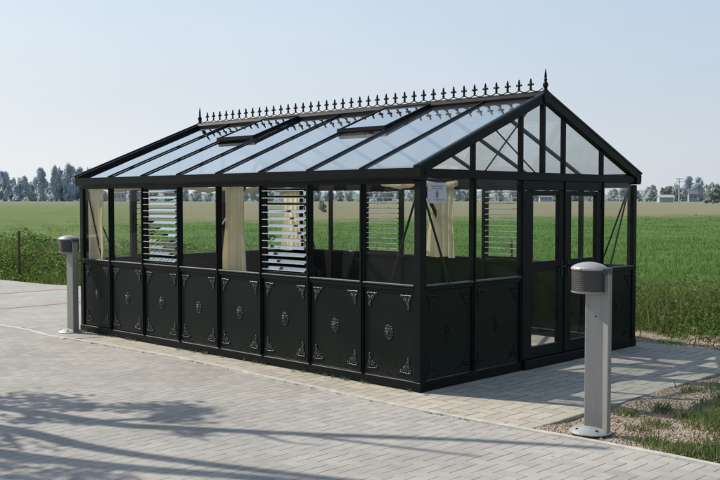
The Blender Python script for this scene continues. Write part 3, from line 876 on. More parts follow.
# ------------------------------------------------------------------ glasshouse
LN, WD, EV, RG, SILL = 5.96, 3.944, 2.03, 2.82, .96
BY = LN / 8; GB = WD / 5; HW = WD / 2
SL = (RG - EV) / HW
def rz_(y):
    return EV + SL * (y if y <= HW else WD - y)
GH = empty('greenhouse', (-LN / 2, HW, 0), 'dark green glass garden pavilion with ornamented lower panels and crested roof ridge', 'greenhouse')

fx = [-LN + BY * i for i in range(9)]
gy = [GB * i for i in range(6)]
CW = .085
# corner posts with stepped foot
for cx, sx in ((-LN, 1), (0, -1)):
    for cy, sy in ((0, 1), (WD, -1)):
        mb = MB()
        x0, x1 = sorted((cx, cx + sx * CW)); y0, y1 = sorted((cy, cy + sy * CW))
        mb.bbox(x0, x1, y0, y1, .0, 1.925, .008)
        mb.bbox(x0 - .006, x1 + .006, y0 - .006, y1 + .006, .004, .088, .004)
        mb.build('corner_post', M['frame'], GH)
# base rails
def rail_front(y0, y1, z0, z1, name, mat, c=.004):
    MB().bbox(-LN + CW - .004, -CW + .004, y0, y1, z0, z1, c).build(name, mat, GH)
def rail_side(x0, x1, z0, z1, name, mat, ya=CW - .004, yb=WD - CW + .004, c=.004):
    MB().bbox(x0, x1, ya, yb, z0, z1, c).build(name, mat, GH)
for y0, y1, s in ((-.012, .055, 1), (WD - .055, WD + .012, -1)):
    rail_front(y0 + (.010 if s > 0 else 0), y1 - (0 if s > 0 else .010), .006, .092, 'base_rail', M['frame'], .006)
    rail_front(y0 + (.012 if s > 0 else .006), y1 - (.006 if s > 0 else .012), .915, .955, 'sill_rail', M['frame'])
    a, b = (-.008, .045) if s > 0 else (WD - .045, WD + .008)
    rail_front(a, b, .9565, .972, 'sill_lip', M['alu'], .003)
    a, b = (-.004, .05) if s > 0 else (WD - .05, WD + .004)
    rail_front(a, b, 1.89, 1.945, 'head_rail', M['frame'])
rail_side(-.055, .002, .006, .092, 'base_rail', M['frame'])
rail_side(-LN - .002, -LN + .055, .006, .092, 'base_rail', M['frame'])
for ya, yb in ((CW, 2 * GB), (4 * GB, WD - CW)):
    rail_side(-.049, .0, .915, .955, 'sill_rail', M['frame'], ya, yb)
    rail_side(-.045, .008, .9565, .972, 'sill_lip', M['alu'], ya, yb, .003)
rail_side(-LN, -LN + .049, .915, .955, 'sill_rail', M['frame'])
rail_side(-LN - .008, -LN + .045, .9565, .972, 'sill_lip', M['alu'])
for x0, x1 in ((-.05, .006), (-LN - .006, -LN + .05)):
    rail_side(x0, x1, 1.945, 2.03, 'gable_beam', M['frame'], .02, WD - .02)

# eave gutters, both long sides
for s in (1, -1):
    def Y(v):
        return v if s > 0 else WD - v
    prof = [(Y(.06), 1.93), (Y(-.02), 1.93), (Y(-.040), 1.955), (Y(-.045), 2.035), (Y(-.033), 2.035), (Y(-.028), 1.975), (Y(.03), 1.975), (Y(.03), 2.045), (Y(.06), 2.055)]
    MB().prism(prof, 'x', -LN - .03, .03).build('eave_gutter', M['frame'], GH)

# wall posts
def wall_post(x, y, axis, z0=.10, z1=1.90):
    mb = MB()
    if axis == 'x':      # post standing in a long wall
        sgn = 1 if y < 1 else -1
        ya, yb = sorted((y - sgn * .004, y + sgn * .055))
        mb.bbox(x - .024, x + .024, ya, yb, z0, z1, .004)
        yc, yd = sorted((y - sgn * .016, y - sgn * .003))
        mb.bbox(x - .011, x + .011, yc, yd, z0, z1, .003)
    else:
        sgn = -1 if x > -1 else 1
        xa, xb = sorted((x - sgn * .004, x + sgn * .055))
        mb.bbox(xa, xb, y - .024, y + .024, z0, z1, .004)
        xc, xd = sorted((x - sgn * .016, x - sgn * .003))
        mb.bbox(xc, xd, y - .011, y + .011, z0, z1, .003)
    return mb.build('wall_post', M['frame'], GH)
for i in range(1, 8):
    wall_post(fx[i], 0, 'x'); wall_post(fx[i], WD, 'x')
for i in range(1, 5):
    wall_post(0, gy[i], 'y', .10, 1.945); wall_post(-LN, gy[i], 'y', .10, 1.945)
    for xx in (0, -LN):
        sg = -1 if xx > -1 else 1
        xa, xb = sorted((xx + sg * .002, xx + sg * .05))
        MB().bbox(xa, xb, gy[i] - .021, gy[i] + .021, 2.03, rz_(gy[i]) - .03, .004).build('gable_post', M['frame'], GH)
for xx in (0, -LN):
    sg = -1 if xx > -1 else 1
    xa, xb = sorted((xx + sg * .002, xx + sg * .05))
    MB().bbox(xa, xb, HW - .026, HW + .026, 2.03, RG - .05, .004).build('gable_post', M['frame'], GH)

# ornaments (modelled on the XZ plane facing -Y, then turned onto each wall)
def spiral(cx, cz, r0, turns, a0, dirn, r=.0045, y=-.006):
    pts = []
    n = 16
    for i in range(n + 1):
        t = i / n
        rr = r0 * (1 - .82 * t); a = a0 + dirn * turns * 2 * pi * t
        pts.append((cx + rr * cos(a), y, cz + rr * sin(a)))
    return pts
def leaf(mb, x, z, ln, wd, ang, th=.007):
    # raised acanthus lobe: ellipsoid along ang
    mb.blob((x + cos(ang) * ln / 2, -.003, z + sin(ang) * ln / 2), wd / 2, th, ln / 2, 7, 5, ang - pi / 2)
def corner_mesh():
    """ornament for the top left corner, origin at the outer corner of the triangle"""
    mb = MB()
    mb.tube([(.0, -.006, -.006), (.045, -.008, -.004), (.09, -.006, -.008), (.118, -.005, -.004)], [.006, .005, .006, .004], 6)
    for i in range(6):
        leaf(mb, .012 + .019 * i, -.012, .030 - .002 * i, .014, R(-95 + 6 * i))
    for (x, z, ln, a) in ((.02, -.03, .05, -70), (.035, -.04, .05, -95), (.05, -.04, .04, -60), (.03, -.075, .045, -80), (.05, -.075, .03, -110), (.022, -.10, .03, -60), (.036, -.115, .028, -95), (.075, -.03, .032, -75)):
        leaf(mb, x, z, ln, .018, R(a), .009)
    mb.tube(spiral(.030, -.055, .020, 1.3, R(90), -1), .0035, 6)
    mb.tube(spiral(.062, -.042, .016, 1.3, R(180), 1), .0035, 6)
    mb.tube(spiral(.030, -.115, .013, 1.2, R(60), -1), .003, 6)
    mb.blob((.012, -.006, -.012), .010, .010, .010, 8, 5)
    mb.blob((.108, -.006, -.010), .008, .008, .008, 8, 5)
    return mb
def rosette_mesh():
    mb = MB()
    for k in range(10):
        a = 2 * pi * k / 10
        leaf(mb, .012 * cos(a), .016 * sin(a), .036 + .012 * abs(sin(a)), .020, a, .008)
    for k in range(8):
        a = 2 * pi * (k + .5) / 8
        mb.blob((.018 * cos(a), -.010, .024 * sin(a)), .008, .006, .010, 7, 5)
    ring = [(.047 * cos(2 * pi * k / 24), -.004, .062 * sin(2 * pi * k / 24)) for k in range(25)]
    mb.tube(ring, .0032, 6, False)
    for k in range(14):
        a = 2 * pi * k / 14
        mb.blob((.050 * cos(a), -.003, .066 * sin(a)), .007, .005, .007, 6, 4)
    mb.blob((0, -.014, 0), .012, .012, .014, 8, 6)
    return mb
CMB, RMB = corner_mesh(), rosette_mesh()
def place_mb(src, fn):
    mb = MB(); mb.v = [tuple(fn(*p)) for p in src.v]; mb.f = list(src.f); return mb

# lower panels
def lower_panel(a, b, wall):
    mb = MB()
    if wall == 'front': mb.bbox(a + .02, b - .02, .018, .032, .10, .917, .003)
    if wall == 'back': mb.bbox(a + .02, b - .02, WD - .032, WD - .018, .10, .917, .003)
    if wall == 'right': mb.bbox(-.032, -.018, a + .02, b - .02, .10, .917, .003)
    if wall == 'left': mb.bbox(-LN + .018, -LN + .032, a + .02, b - .02, .10, .917, .003)
    p = mb.build('lower_panel', M['panel'], GH)
    if wall not in ('front', 'right'):
        return
    f0, f1 = a + .058, b - .058
    if a in (0., -LN): f0 = a + CW + .035
    if b in (0., WD): f1 = b - CW - .035
    def T(u, v, zz):
        return (u, .019 + v, zz) if wall == 'front' else (-.019 - v, u, zz)
    for left in (1, 0):
        for top in (1, 0):
            def fn(x, y, z, left=left, top=top):
                u = f0 + x * 1.15 if left else f1 - x * 1.15
                if top: zz = .875 + z
                else:
                    u = f0 + x * 1.2 if left else f1 - x * 1.2
                    zz = .150 - z * 1.05
                return T(u, y, zz)
            place_mb(CMB, fn).build('corner_ornament', M['ornament' if wall == 'front' else 'ornament_shaded'], p, 50)
    mid = (f0 + f1) / 2
    place_mb(RMB, lambda x, y, z: T(mid + x, y, .515 + z)).build('rosette', M['ornament' if wall == 'front' else 'ornament_shaded'], p, 50)
for i in range(8):
    lower_panel(fx[i], fx[i + 1], 'front'); lower_panel(fx[i], fx[i + 1], 'back')
for i in (0, 1, 4):
    lower_panel(gy[i], gy[i + 1], 'right')
for i in range(5):
    lower_panel(gy[i], gy[i + 1], 'left')

# window panes and louvres
def pane(poly, name='window_pane', mat='glass'):
    return MB().quad(*poly).build(name, M[mat], GH)
def louvre(a, b, wall):
    """open glass louvre window: frame, blades, lever"""
    def T(u, v, z):      # v = depth inward
        return {'front': (u, .0 + v, z), 'back': (u, WD - v, z), 'left': (-LN + v, u, z)}[wall]
    fr = MB()
    for u0, u1 in ((a + .024, a + .062), (b - .062 + .02, b - .024)):
        vs = [T(u, v, z) for z in (.972, 1.89) for v in (.008, .05) for u in (u0, u1)]
        fr.add(vs, [(0, 2, 3, 1), (4, 5, 7, 6), (0, 1, 5, 4), (2, 6, 7, 3), (0, 4, 6, 2), (1, 3, 7, 5)])
    for z0, z1 in ((.972, .995), (1.872, 1.89)):
        vs = [T(u, v, z) for z in (z0, z1) for v in (.008, .05) for u in (a + .062, b - .042)]
        fr.add(vs, [(0, 2, 3, 1), (4, 5, 7, 6), (0, 1, 5, 4), (2, 6, 7, 3), (0, 4, 6, 2), (1, 3, 7, 5)])
    frame = fr.build('louvre_window', M['frame'], GH)
    n = 12
    tilt = R(14) if wall == 'front' else R(3)
    cl = MB()
    for k in range(n):
        z = 1.03 + k * (.82 / (n - 1))
        h = .052
        o = (.028 - h * cos(tilt), z - h * sin(tilt)); i_ = (.028 + h * cos(tilt), z + h * sin(tilt))
        u0, u1 = a + .055, b - .036
        t = .0025
        vs = [T(u0, o[0], o[1] - t), T(u1, o[0], o[1] - t), T(u1, i_[0], i_[1] - t), T(u0, i_[0], i_[1] - t),
              T(u0, o[0], o[1] + t), T(u1, o[0], o[1] + t), T(u1, i_[0], i_[1] + t), T(u0, i_[0], i_[1] + t)]
        bl = MB().add(vs[4:], [(0, 1, 2, 3)]).build('louvre_blade', M['blade'], frame)
        # ground glass edges catch the light
        e = .0035 if wall == 'front' else .0055
        bl.data.materials.append(M['glassedge'])
        import bmesh
        bm = bmesh.new(); bm.from_mesh(bl.data)
        o0 = origin_of(bl)
        for ea, eb in ((T(u0, *o), T(u1, *o)), (T(u0, *i_), T(u1, *i_))):
            q = [bm.verts.new((p_[0] - o0[0], p_[1] - o0[1], p_[2] - o0[2] + t + dz)) for p_, dz in ((ea, -e), (eb, -e), (eb, e), (ea, e))]
            f_ = bm.faces.new(q); f_.material_index = 1
        bm.to_mesh(bl.data); bm.free()
        # aluminium clip holding each blade on both jambs
        for uu in (a + .050, b - .038):
            cv_ = [T(uu + q * .007, o[0] + (i_[0] - o[0]) * s_, (o[1] + (i_[1] - o[1]) * s_) + dz) for q in (-1, 1) for s_ in (.12, .9) for dz in (-.009, .006)]
            cl.add(cv_, [(0, 1, 3, 2), (4, 6, 7, 5), (0, 4, 5, 1), (2, 3, 7, 6), (0, 2, 6, 4), (1, 5, 7, 3)])
    cl.build('blade_clip', M['rod'], frame)
    lv = MB(); uu = a + .085
    lv.tube([T(uu, .05, 1.36), T(uu + .012, .095, 1.37), T(uu + .03, .12, 1.345), T(uu + .045, .13, 1.33)], [.007, .007, .006, .007], 6)
    lv.build('lever', M['rod'], frame, 40)
for i in range(8):
    a, b = fx[i], fx[i + 1]
    if i in (2, 5):
        louvre(a, b, 'front'); louvre(a, b, 'back')
        continue
    for y in (.024, WD - .024):
        pane([(a + .012, y, .965), (b - .012, y, .965), (b - .012, y, 1.90), (a + .012, y, 1.90)])
for i in range(5):
    a, b = gy[i], gy[i + 1]
    for x in (-.024, -LN + .024):
        if x > -1 and i in (2, 3):
            continue
        if x < -1 and i == 1:
            louvre(a, b, 'left'); continue
        pane([(x, a + .012, .965), (x, b - .012, .965), (x, b - .012, 1.95), (x, a + .012, 1.95)])
br_ = [0, gy[1], gy[2], HW, gy[3], gy[4], WD]
for x in (-.026, -LN + .026):
    for a, b in zip(br_[:-1], br_[1:]):
        za, zb = rz_(a) - .03, rz_(b) - .03
        pts = [(x, a + .008, 2.025), (x, b - .008, 2.025)]
        if zb > 2.03: pts.append((x, b - .008, zb))
        if za > 2.03: pts.append((x, a + .008, za))
        pane(pts, 'gable_pane')

# double door in the right gable
MB().bbox(-.05, .004, 2 * GB + .024, 4 * GB - .024, 1.845, 1.945, .004).build('door_header', M['frame'], GH)
MB().bbox(-.06, .03, 2 * GB + .02, 4 * GB - .02, .006, .10, .006).build('door_sill', M['frame'], GH)
for k, (y0, y1, ga, gb) in enumerate(((2 * GB + .03, 3 * GB - .003, 1.755, 2.255), (3 * GB + .003, 4 * GB - .03, 2.50, 3.02))):
    mb = MB()
    x0, x1 = -.048, .001
    mb.bbox(x0, x1, y0, ga, .104, 1.842, .004); mb.bbox(x0, x1, gb, y1, .104, 1.842, .004)
    for z0, z1 in ((.104, .22), (1.0, 1.105), (1.79, 1.842)):
        mb.bbox(x0 + .004, x1 - .004, ga - .004, gb + .004, z0, z1, .003)
    d = mb.build('door', M['frame'], GH)
    MB().quad((-.024, ga - .005, .21), (-.024, gb + .005, .21), (-.024, gb + .005, 1.01), (-.024, ga - .005, 1.01)).build('door_pane', M['glass'], d)
    MB().quad((-.024, ga - .005, 1.09), (-.024, gb + .005, 1.09), (-.024, gb + .005, 1.80), (-.024, ga - .005, 1.80)).build('door_pane', M['glass'], d)
    # light glazing bead at the foot of the lower pane
    MB().bbox(-.016, -.001, ga, gb, .220, .229, .002).build('glazing_bead', M['alu'], d)
    hy = gb + .06 if k == 0 else ga - .06
    hd = MB()
    hd.bbox(.001, .008, hy - .018, hy + .018, .93, 1.10, .003)
    s = 1 if k == 0 else -1
    hd.tube([(.006, hy, 1.04), (.045, hy, 1.04), (.05, hy - s * .02, 1.04), (.05, hy - s * .11, 1.035)], .008, 8)
    hd.build('door_handle', M['rod'], d, 40)
    for z in (.3, 1.0, 1.7):
        hh = MB(); yy = y0 - .005 if k == 0 else y1 + .005
        hh.tube([(.008, yy, z - .04), (.008, yy, z + .04)], .009, 8)
        hh.build('hinge', M['frame'], d, 40)

# roof: rafters/glazing bars, panes, ridge, rakes
def slope_pt(x, y, dz=0.):
    return (x, y, rz_(y) + dz)
for s in (1, -1):
    def Y(v):
        return v if s > 0 else WD - v
    for i in range(1, 8):
        MB().bar((fx[i], Y(-.02), rz_(0) - SL * .02 + .016), (fx[i], Y(HW - .03), rz_(HW - .03) + .016), .018, .020).build('roof_bar', M['roofbar'], GH)
        MB().bar((fx[i], Y(.02), rz_(.02) - .012), (fx[i], Y(HW - .05), rz_(HW - .05) - .012), .014, .022).build('roof_rib', M['roofbar'], GH)
    for x in (0.0, -LN):
        sg = 1 if x > -1 else -1
        xa = x - sg * .012
        MB().bar((xa, Y(-.035), rz_(0) - SL * .035 - .004), (xa, Y(HW), RG - .004), .076, .088).build('gable_rake', M['frame'], GH)
        MB().bar((xa + sg * .030, Y(-.06), rz_(0) - SL * .06 + .052), (xa + sg * .030, Y(HW - .004), RG + .050), .030, .018).build('rake_capping', M['roofbar'], GH)
    for i in range(8):
        a, b = fx[i] + .012, fx[i + 1] - .012
        pts = [slope_pt(a, Y(-.02) if s > 0 else WD + .02), 0, 0, 0]
        y0, y1 = -.02, HW - .03
        zz0, zz1 = EV + SL * y0 + .004, EV + SL * y1 + .004
        if i in (2, 5) and s > 0:
            y1 = 1.17; zz1 = EV + SL * y1 + .004
        pane([(a, Y(y0), zz0), (b, Y(y0), zz0), (b, Y(y1), zz1), (a, Y(y1), zz1)], 'roof_pane', 'roofglass')
# hinged roof vents above the louvres
for i in (2, 5):
    a, b = fx[i] + .02, fx[i + 1] - .02
    y0, y1 = 1.15, HW - .045
    lift = .012
    def P(x, y, dz):
        t = (y1 - y) / (y1 - y0)
        return (x, y, EV + SL * y + .032 + lift * t + dz)
    v = MB()
    v.bar(P(a, y0, 0), P(a, y1, 0), .024, .036); v.bar(P(b, y0, 0), P(b, y1, 0), .024, .036)
    v.bar(P(a - .016, y0, 0), P(b + .016, y0, 0), .036, .044); v.bar(P(a + .021, y1 - .02, 0), P(b - .021, y1 - .02, 0), .036, .045)
    # rebate below the sash
    v.bar((a, y0 + .03, EV + SL * (y0 + .03) + .012), (b, y0 + .03, EV + SL * (y0 + .03) + .012), .03, .02)
    vf = v.build('roof_vent', M['frame'], GH)
    MB().quad(P(a + .018, y0 + .015, .01), P(b - .018, y0 + .015, .01), P(b - .018, y1 - .03, .01), P(a + .018, y1 - .03, .01)).build('vent_pane', M['ventglass'], vf)
    st = MB(); st.tube([((a + b) / 2, y0 + .03, EV + SL * (y0 + .03) + .05), ((a + b) / 2, y0 + .10, EV + SL * y0 - .10)], .006, 6); st.build('vent_stay', M['rod'], vf)
rp = [(HW - .055, RG - .07), (HW + .055, RG - .07), (HW + .075, RG + .005), (HW + .035, RG + .045), (HW - .035, RG + .045), (HW - .075, RG + .005)]
MB().prism(rp, 'x', -LN - .04, .04).build('ridge_beam', M['frame'], GH, 30)

# cresting on the ridge
def cresting():
    n = 40
    x0, x1 = -LN + .03, -.03
    st = (x1 - x0) / n
    zb = RG + .046
    mb = MB()
    mb.bbox(x0 - .03, x1 + .03, HW - .007, HW + .007, zb - .004, zb + .012, .002)
    for k in range(n):
        pts = []
        for j in range(9):
            t = j / 8
            xx = x0 + st * (k + t)
            pts.append((xx, HW, zb + .014 + .030 * (2 * t - 1) ** 2))
        mb.tube(pts, .0062, 5, False)
    mb.build('ridge_cresting', M['frame'], GH, 50)
    sp = MB()
    y = .008
    # spear with two side curls, cast flat
    prof = [(.0055, .016), (.0055, .044), (.010, .050), (.0055, .056), (.0045, .070), (.007, .084), (.0105, .100), (.0095, .112), (.005, .126), (.0025, .138), (0, .143)]
    poly = prof + [(-a, b) for a, b in prof[-2::-1]]
    sp.prism(poly, 'y', -y, y)
    for s in (1, -1):
        sp.tube([(s * .002, 0, .052), (s * .010, 0, .066), (s * .020, 0, .084), (s * .0295, 0, .088), (s * .034, 0, .078), (s * .031, 0, .070)], [.005, .0055, .006, .0065, .0065, .006], 6)
        sp.tube([(s * .003, 0, .046), (s * .012, 0, .044), (s * .016, 0, .036)], [.004, .0045, .004], 5)
    me = sp.mesh('cresting_spike', M['frame'], (0, 0, 0))
    o0 = origin_of(GH)
    for k in range(1, n):
        o = bpy.data.objects.new('cresting_spike', me); COL.objects.link(o)
        o.parent = GH
        o.location = (x0 + st * k - o0[0], HW - o0[1], zb + .012 - o0[2])
    for x in (-LN - .005, .005):
        fm = MB()
        fm.lathe([(.034, -.006), (.034, .012), (.022, .024), (.018, .04), (.028, .062), (.030, .078), (.020, .098), (.012, .112), (.020, .124), (.012, .136), (.014, .165), (.009, .20), (.004, .232), (.001, .245)], (x, HW, RG + .047), 14)
        fm.build('ridge_finial', M['frame'], GH, 40)
cresting()

# slender inner braces and truss rods
def brace(p, q, r=.011, name='brace_rod'):
    MB().tube([p, q], r, 8).build(name, M['rod'], GH, 40)
for x, sx in ((-.07, -1), (-LN + .07, 1)):
    for y, sy in ((.07, 1), (WD - .07, -1)):
        brace((x, y, 1.90), (x + sx * .36, y, .97)); brace((x, y, 1.90), (x, y + sy * .42, .97))
for yA, yB, z0, z1 in ((1.05, 1.84, 2.03, 2.72), (1.95, 1.22, 2.03, 2.46)):
    brace((-.075 if yA < 1.5 else -.10, yA, z0), (-.075 if yA < 1.5 else -.10, yB, z1), .008)
for x in (fx[4],):
    for s in (1, -1):
        def Y(v): return v if s > 0 else WD - v
        MB().bar((x, Y(.055), 1.42), (x, Y(.62), rz_(.62) - .05), .03, .04).build('knee_brace', M['frame'], GH)

# ------------------------------------------------------------------ curtains and blinds (hung inside: things of their own)
def curtain(name, p0, p1, z_top, z_bot, label, folds=6, amp=.028, top_in=.75, group='cream curtains'):
    p0, p1 = np.array(p0, float), np.array(p1, float)
    d = p1 - p0; ln = np.linalg.norm(d); d /= ln; n = np.array((-d[1], d[0]))
    nu, nv = folds * 10, 26
    V, F = [], []
    ph = random.uniform(0, 6)
    for j in range(nv + 1):
        t = j / nv
        wfac = top_in + (1 - top_in) * (t ** .8) - .10 * math.exp(-((t - .45) / .2) ** 2)
        for i in range(nu + 1):
            u = i / nu
            s = ((u - .5) * wfac + .5) * ln + .012 * sin(3 * t + u * 9)
            a = amp * (.45 + .55 * t) * (sin(2 * pi * folds * u + ph + .7 * sin(2.2 * t)) + .35 * sin(2 * pi * folds * 1.7 * u + 2 + t))
            P = p0 + d * s + n * a
            V.append((P[0], P[1], z_top + (z_bot - z_top) * t + .008 * sin(u * 11 + 1)))
    for j in range(nv):
        for i in range(nu):
            k = j * (nu + 1) + i
            F.append((k, k + 1, k + nu + 2, k + nu + 1))
    c = (p0 + p1) / 2
    o = np_obj(name, np.array(V), np.array(F), M['fabric'], base=(c[0], c[1], z_bot), smooth=True)
    return tag(o, label, 'curtain', group)
curtain('curtain', (-5.90, .115), (-5.50, .085), 1.93, .93, 'cream curtain gathered at the far left corner post behind the first front bay', 6, .03, .85)
curtain('curtain', (-3.05, .125), (-2.62, .125), 1.94, .88, 'cream curtain hanging full height beside the middle front post, left of the right louvre', 6, .042, .72)
curtain('curtain', (-3.16, WD - .14), (-2.62, WD - .14), 1.97, .955, 'cream curtain on the back wall showing beside the notice through the gable glass', 5, .035, .85)
curtain('curtain', (-5.83, 3.42), (-5.83, 3.86), 1.93, .955, 'cream curtain in the back corner showing through the right front louvre', 5, .03, .8)

def blind(name, a, b, drop, label, sag=.04):
    """gathered sun blind: bulging, softly sagging roll of cloth"""
    a, b = np.array(a, float), np.array(b, float)
    d = b - a; ln = np.linalg.norm(d); d /= ln; n = np.cross(d, (0, 0, 1.))
    nu, nv = int(ln * 26), 12
    V, F = [], []
    for i in range(nu + 1):
        t = i / nu
        c = a + d * ln * t - np.array((0, 0, 1)) * sag * (1 - abs(((t * ln / .75) % 1) * 2 - 1)) 
        for j in range(nv):
            g_ = 2 * pi * j / nv
            rr = 1 + .18 * sin(t * ln * 13 + 2 * g_) + .1 * sin(t * ln * 31 + g_)
            V.append(tuple(c + n * .045 * rr * cos(g_) + np.array((0, 0, 1)) * drop / 2 * rr * sin(g_)))
    for i in range(nu):
        for j in range(nv):
            k = (j + 1) % nv
            F.append((i * nv + j, i * nv + k, i * nv + nv + k, i * nv + nv + j))
    o = np_obj(name, np.array(V), np.array(F), M['fabric'], base=tuple((a + b) / 2), smooth=True)
    return tag(o, label, 'blind')
blind('gathered_blind', (-5.84, .15, 1.93), (-5.84, 3.8, 1.93), .07, 'cream sun blind gathered along the top of the far end wall')
blind('gathered_blind', (-4.0, WD - .15, 1.985), (-2.62, WD - .15, 1.985), .07, 'cream sun blind gathered under the back eave above the back wall curtain')

# ------------------------------------------------------------------ notice on the glass
nb = MB(); nb.box(-.0225, -.0195, .115, .385, 1.715, 1.905)
sign = tag(nb.build('notice_sheet', M['paper'], None, base=(-.021, .25, 1.715)), 'small white notice with grey print taped inside the gable glass near the corner post', 'notice')
ik = MB()
random.seed(3)
def inkrow(z, y0, y1, h):
    y = y0
    while y < y1:
        w_ = random.uniform(.006, .016)
        ik.box(-.0193, -.0188, y, min(y + w_, y1), z, z + h * random.uniform(.75, 1)); y += w_ + .003
inkrow(1.866, .165, .335, .013); inkrow(1.845, .175, .33, .009); inkrow(1.748, .215, .36, .006); inkrow(1.738, .215, .34, .005)
ik.build('notice_print', M['ink'], sign)
em = MB()
ov = [(.25 + .021 * cos(2 * pi * k / 20), 1.797 + .030 * sin(2 * pi * k / 20)) for k in range(20)]
em.prism(ov, 'x', -.0193, -.0186)
em.box(-.0193, -.0187, .238, .262, 1.760, 1.768); em.box(-.0193, -.0187, .240, .260, 1.827, 1.834)
em.box(-.0193, -.0187, .135, .155, 1.738, 1.750)
em.build('notice_emblem', M['ink2'], sign)

# ------------------------------------------------------------------ bollard lamps
def bollard():
    root = empty('bollard_lamp', (0, 0, 0), 'x', 'bollard lamp')
    # local: +X = direction the lamp faces, +Y chosen to the viewer side
    hw = .045
    hw = .025
    prof = [(.016, -hw), (.020, -hw + .004), (.020, hw - .004), (.016, hw), (-.118, hw), (-.160, .052), (-.167, .048), (-.167, -.022), (-.160, -.034), (-.118, -hw)]
    c = .004
    MB().prism(prof, 'z', .02, 1.205).build('post', M['post_alu'], root)
    # dome flange on the ground
    fl = MB()
    fl.lathe([(.158, .0), (.158, .008), (.150, .014), (.130, .026), (.10, .038), (.06, .046), (.02, .049), (.001, .05)], (-.02, 0, 0), 40)
    f = fl.build('base_flange', M['dome'], root, 40)
    for a in (50, 130, 230, 310):
        h = MB(); x, y = -.02 + .115 * cos(R(a)), .115 * sin(R(a))
        h.lathe([(.012, .0), (.012, .011), (.006, .013)], (x, y, .024), 10); h.build('flange_bolt', M['black'], f)
    # lamp head
    hd = MB()
    pr = [(.118, 1.048), (.128, 1.052)]
    hd.lathe([(.118, 1.046), (.129, 1.050), (.132, 1.056), (.132, 1.060), (.1285, 1.062)], (0, 0, 0), 48)
    hd.build('head_rim', M['post_alu'], root, 30)
    bd = MB(); pz = []
    z = 1.062
    for k in range(11):
        pz += [(.1285, z), (.1285, z + .0105), (.1276, z + .0115), (.1276, z + .0140)]; z += .0143
    pz += [(.1285, z)]
    bd.lathe(pz, (0, 0, 0), 48); bd.build('lamp_head', M['lamp_dark'], root, 30)
    dm = MB()
    dm.lathe([(.130, z + .0005), (.134, z + .004), (.134, z + .014), (.130, z + .020), (.112, z + .033), (.085, z + .045), (.05, z + .054), (.02, z + .058), (.001, z + .0585)], (0, 0, 0), 48)
    d = dm.build('dome_cap', M['dome'], root, 30)
    sc = MB(); sc.blob((.02, .131, z + .010), .006, .006, .006, 8, 6); sc.blob((-.131 * .3, .131 * .93, z + .010), .005, .005, .005, 8, 6); sc.build('cap_screw', M['black'], d)
    # tab joining head and post
    MB().prism([(-.09, -.045), (-.09, .052), (-.160, .052), (-.170, .046), (-.170, -.025), (-.160, -.04)], 'z', 1.19, 1.232).build('head_bracket', M['lamp_dark'], root)
    kh = MB(); kh.lathe([(.007, 0), (.007, .004), (.003, .005)], (0, 0, 0), 10)
    kh.v = [(-.060 + x, .0255 + zz - .003, .875 + y) for x, y, zz in kh.v]
    kh.build('lock_hole', M['black'], root)
    return root
B1 = bollard()
B1.name = 'bollard_lamp'
B1['label'] = 'grey bollard lamp standing in the gravel in front of the gable, nearest the camera'; B1['group'] = 'bollard lamps by the glasshouse'
B1.location = (1.855, -.235, .004); B1.rotation_euler = (0, 0, math.atan2(-.24, -.97))
B2 = copy_tree(B1)
B2['label'] = 'grey bollard lamp at the far left corner of the glasshouse by the plaza'
B2.location = (-5.94, -.175, .005); B2.rotation_euler = (0, 0, math.atan2(-.06, -1))

# ------------------------------------------------------------------ stakes with wire, stone
def stake(px, py, h, label, lean=0.):
    z = float(ground_z(px, py))
    mb = MB()
    mb.tube([(px, py, z - .05), (px + .01 + lean * .5, py, z + h * .5), (px + lean, py + .01, z + h)], [.036, .034, .030], 8)
    s = mb.build('fence_stake', M['wood'], None, 40, (px, py, z))
    tag(s, label, 'fence stake', 'fence stakes along the field edge')
    cp = MB(); cp.lathe([(.034, 0), (.02, .012), (.004, .016)], (px + lean, py + .01, z + h), 8); cp.build('stake_top', M['wood'], s)
    return z
z1 = stake(-14.8, 3.5, 1.08, 'dark weathered fence stake in the weeds left of the glasshouse')
st2 = CAM + ray_dir(511, 200.5) / ray_dir(511, 200.5)[2] * 0 if False else None
d2 = ray_dir(511.5)[:2]; d2 /= np.linalg.norm(d2); q2 = CAM[:2] + d2 * 25.5
z2 = stake(float(q2[0]), float(q2[1]), .72, 'reddish brown stake in the crop showing through the gable louvre')
# sagging fence wire from the left stake along the field edge
P0 = np.array((-14.8, 3.5, z1 + .92)); P1 = np.array((float(q2[0]), float(q2[1]), z2 + .62))
wm = MB()
wm.tube([P0 + (P1 - P0) * t - np.array((0, 0, .35 * 4 * t * (1 - t) * .3)) for t in np.linspace(0, 1, 24)], .0045, 5)
wm.tube([P0 + (np.array((-40, 11, 1.25)) - P0) * t - np.array((0, 0, .2 * t * (1 - t))) for t in np.linspace(0, 1, 14)], .0045, 5)
tag(wm.build('fence_wire', M['wire'], None, base=tuple(P0)), 'thin sagging fence wire running from the left stake along the field edge', 'fence wire')

def rock(c, r, label):
    mb = MB(); mb.blob((0, 0, 0), r, r * .7, r * .62, 14, 9)
    random.seed(5)
    mb.v = [(c[0] + x * (1 + .16 * sin(9 * y / r + z * 5 / r)), c[1] + y * (1 + .15 * cos(7 * z / r)), c[2] + max(-.3 * r, min(z * (1 + .12 * sin(6 * x / r)), .42 * r))) for x, y, z in mb.v]
    return tag(mb.build('stone', M['stone'], None, 35, c), label, 'stone')
rock((-.46, 5.62, .12), .13, 'pale flat-topped stone lying in the weeds right of the glasshouse')

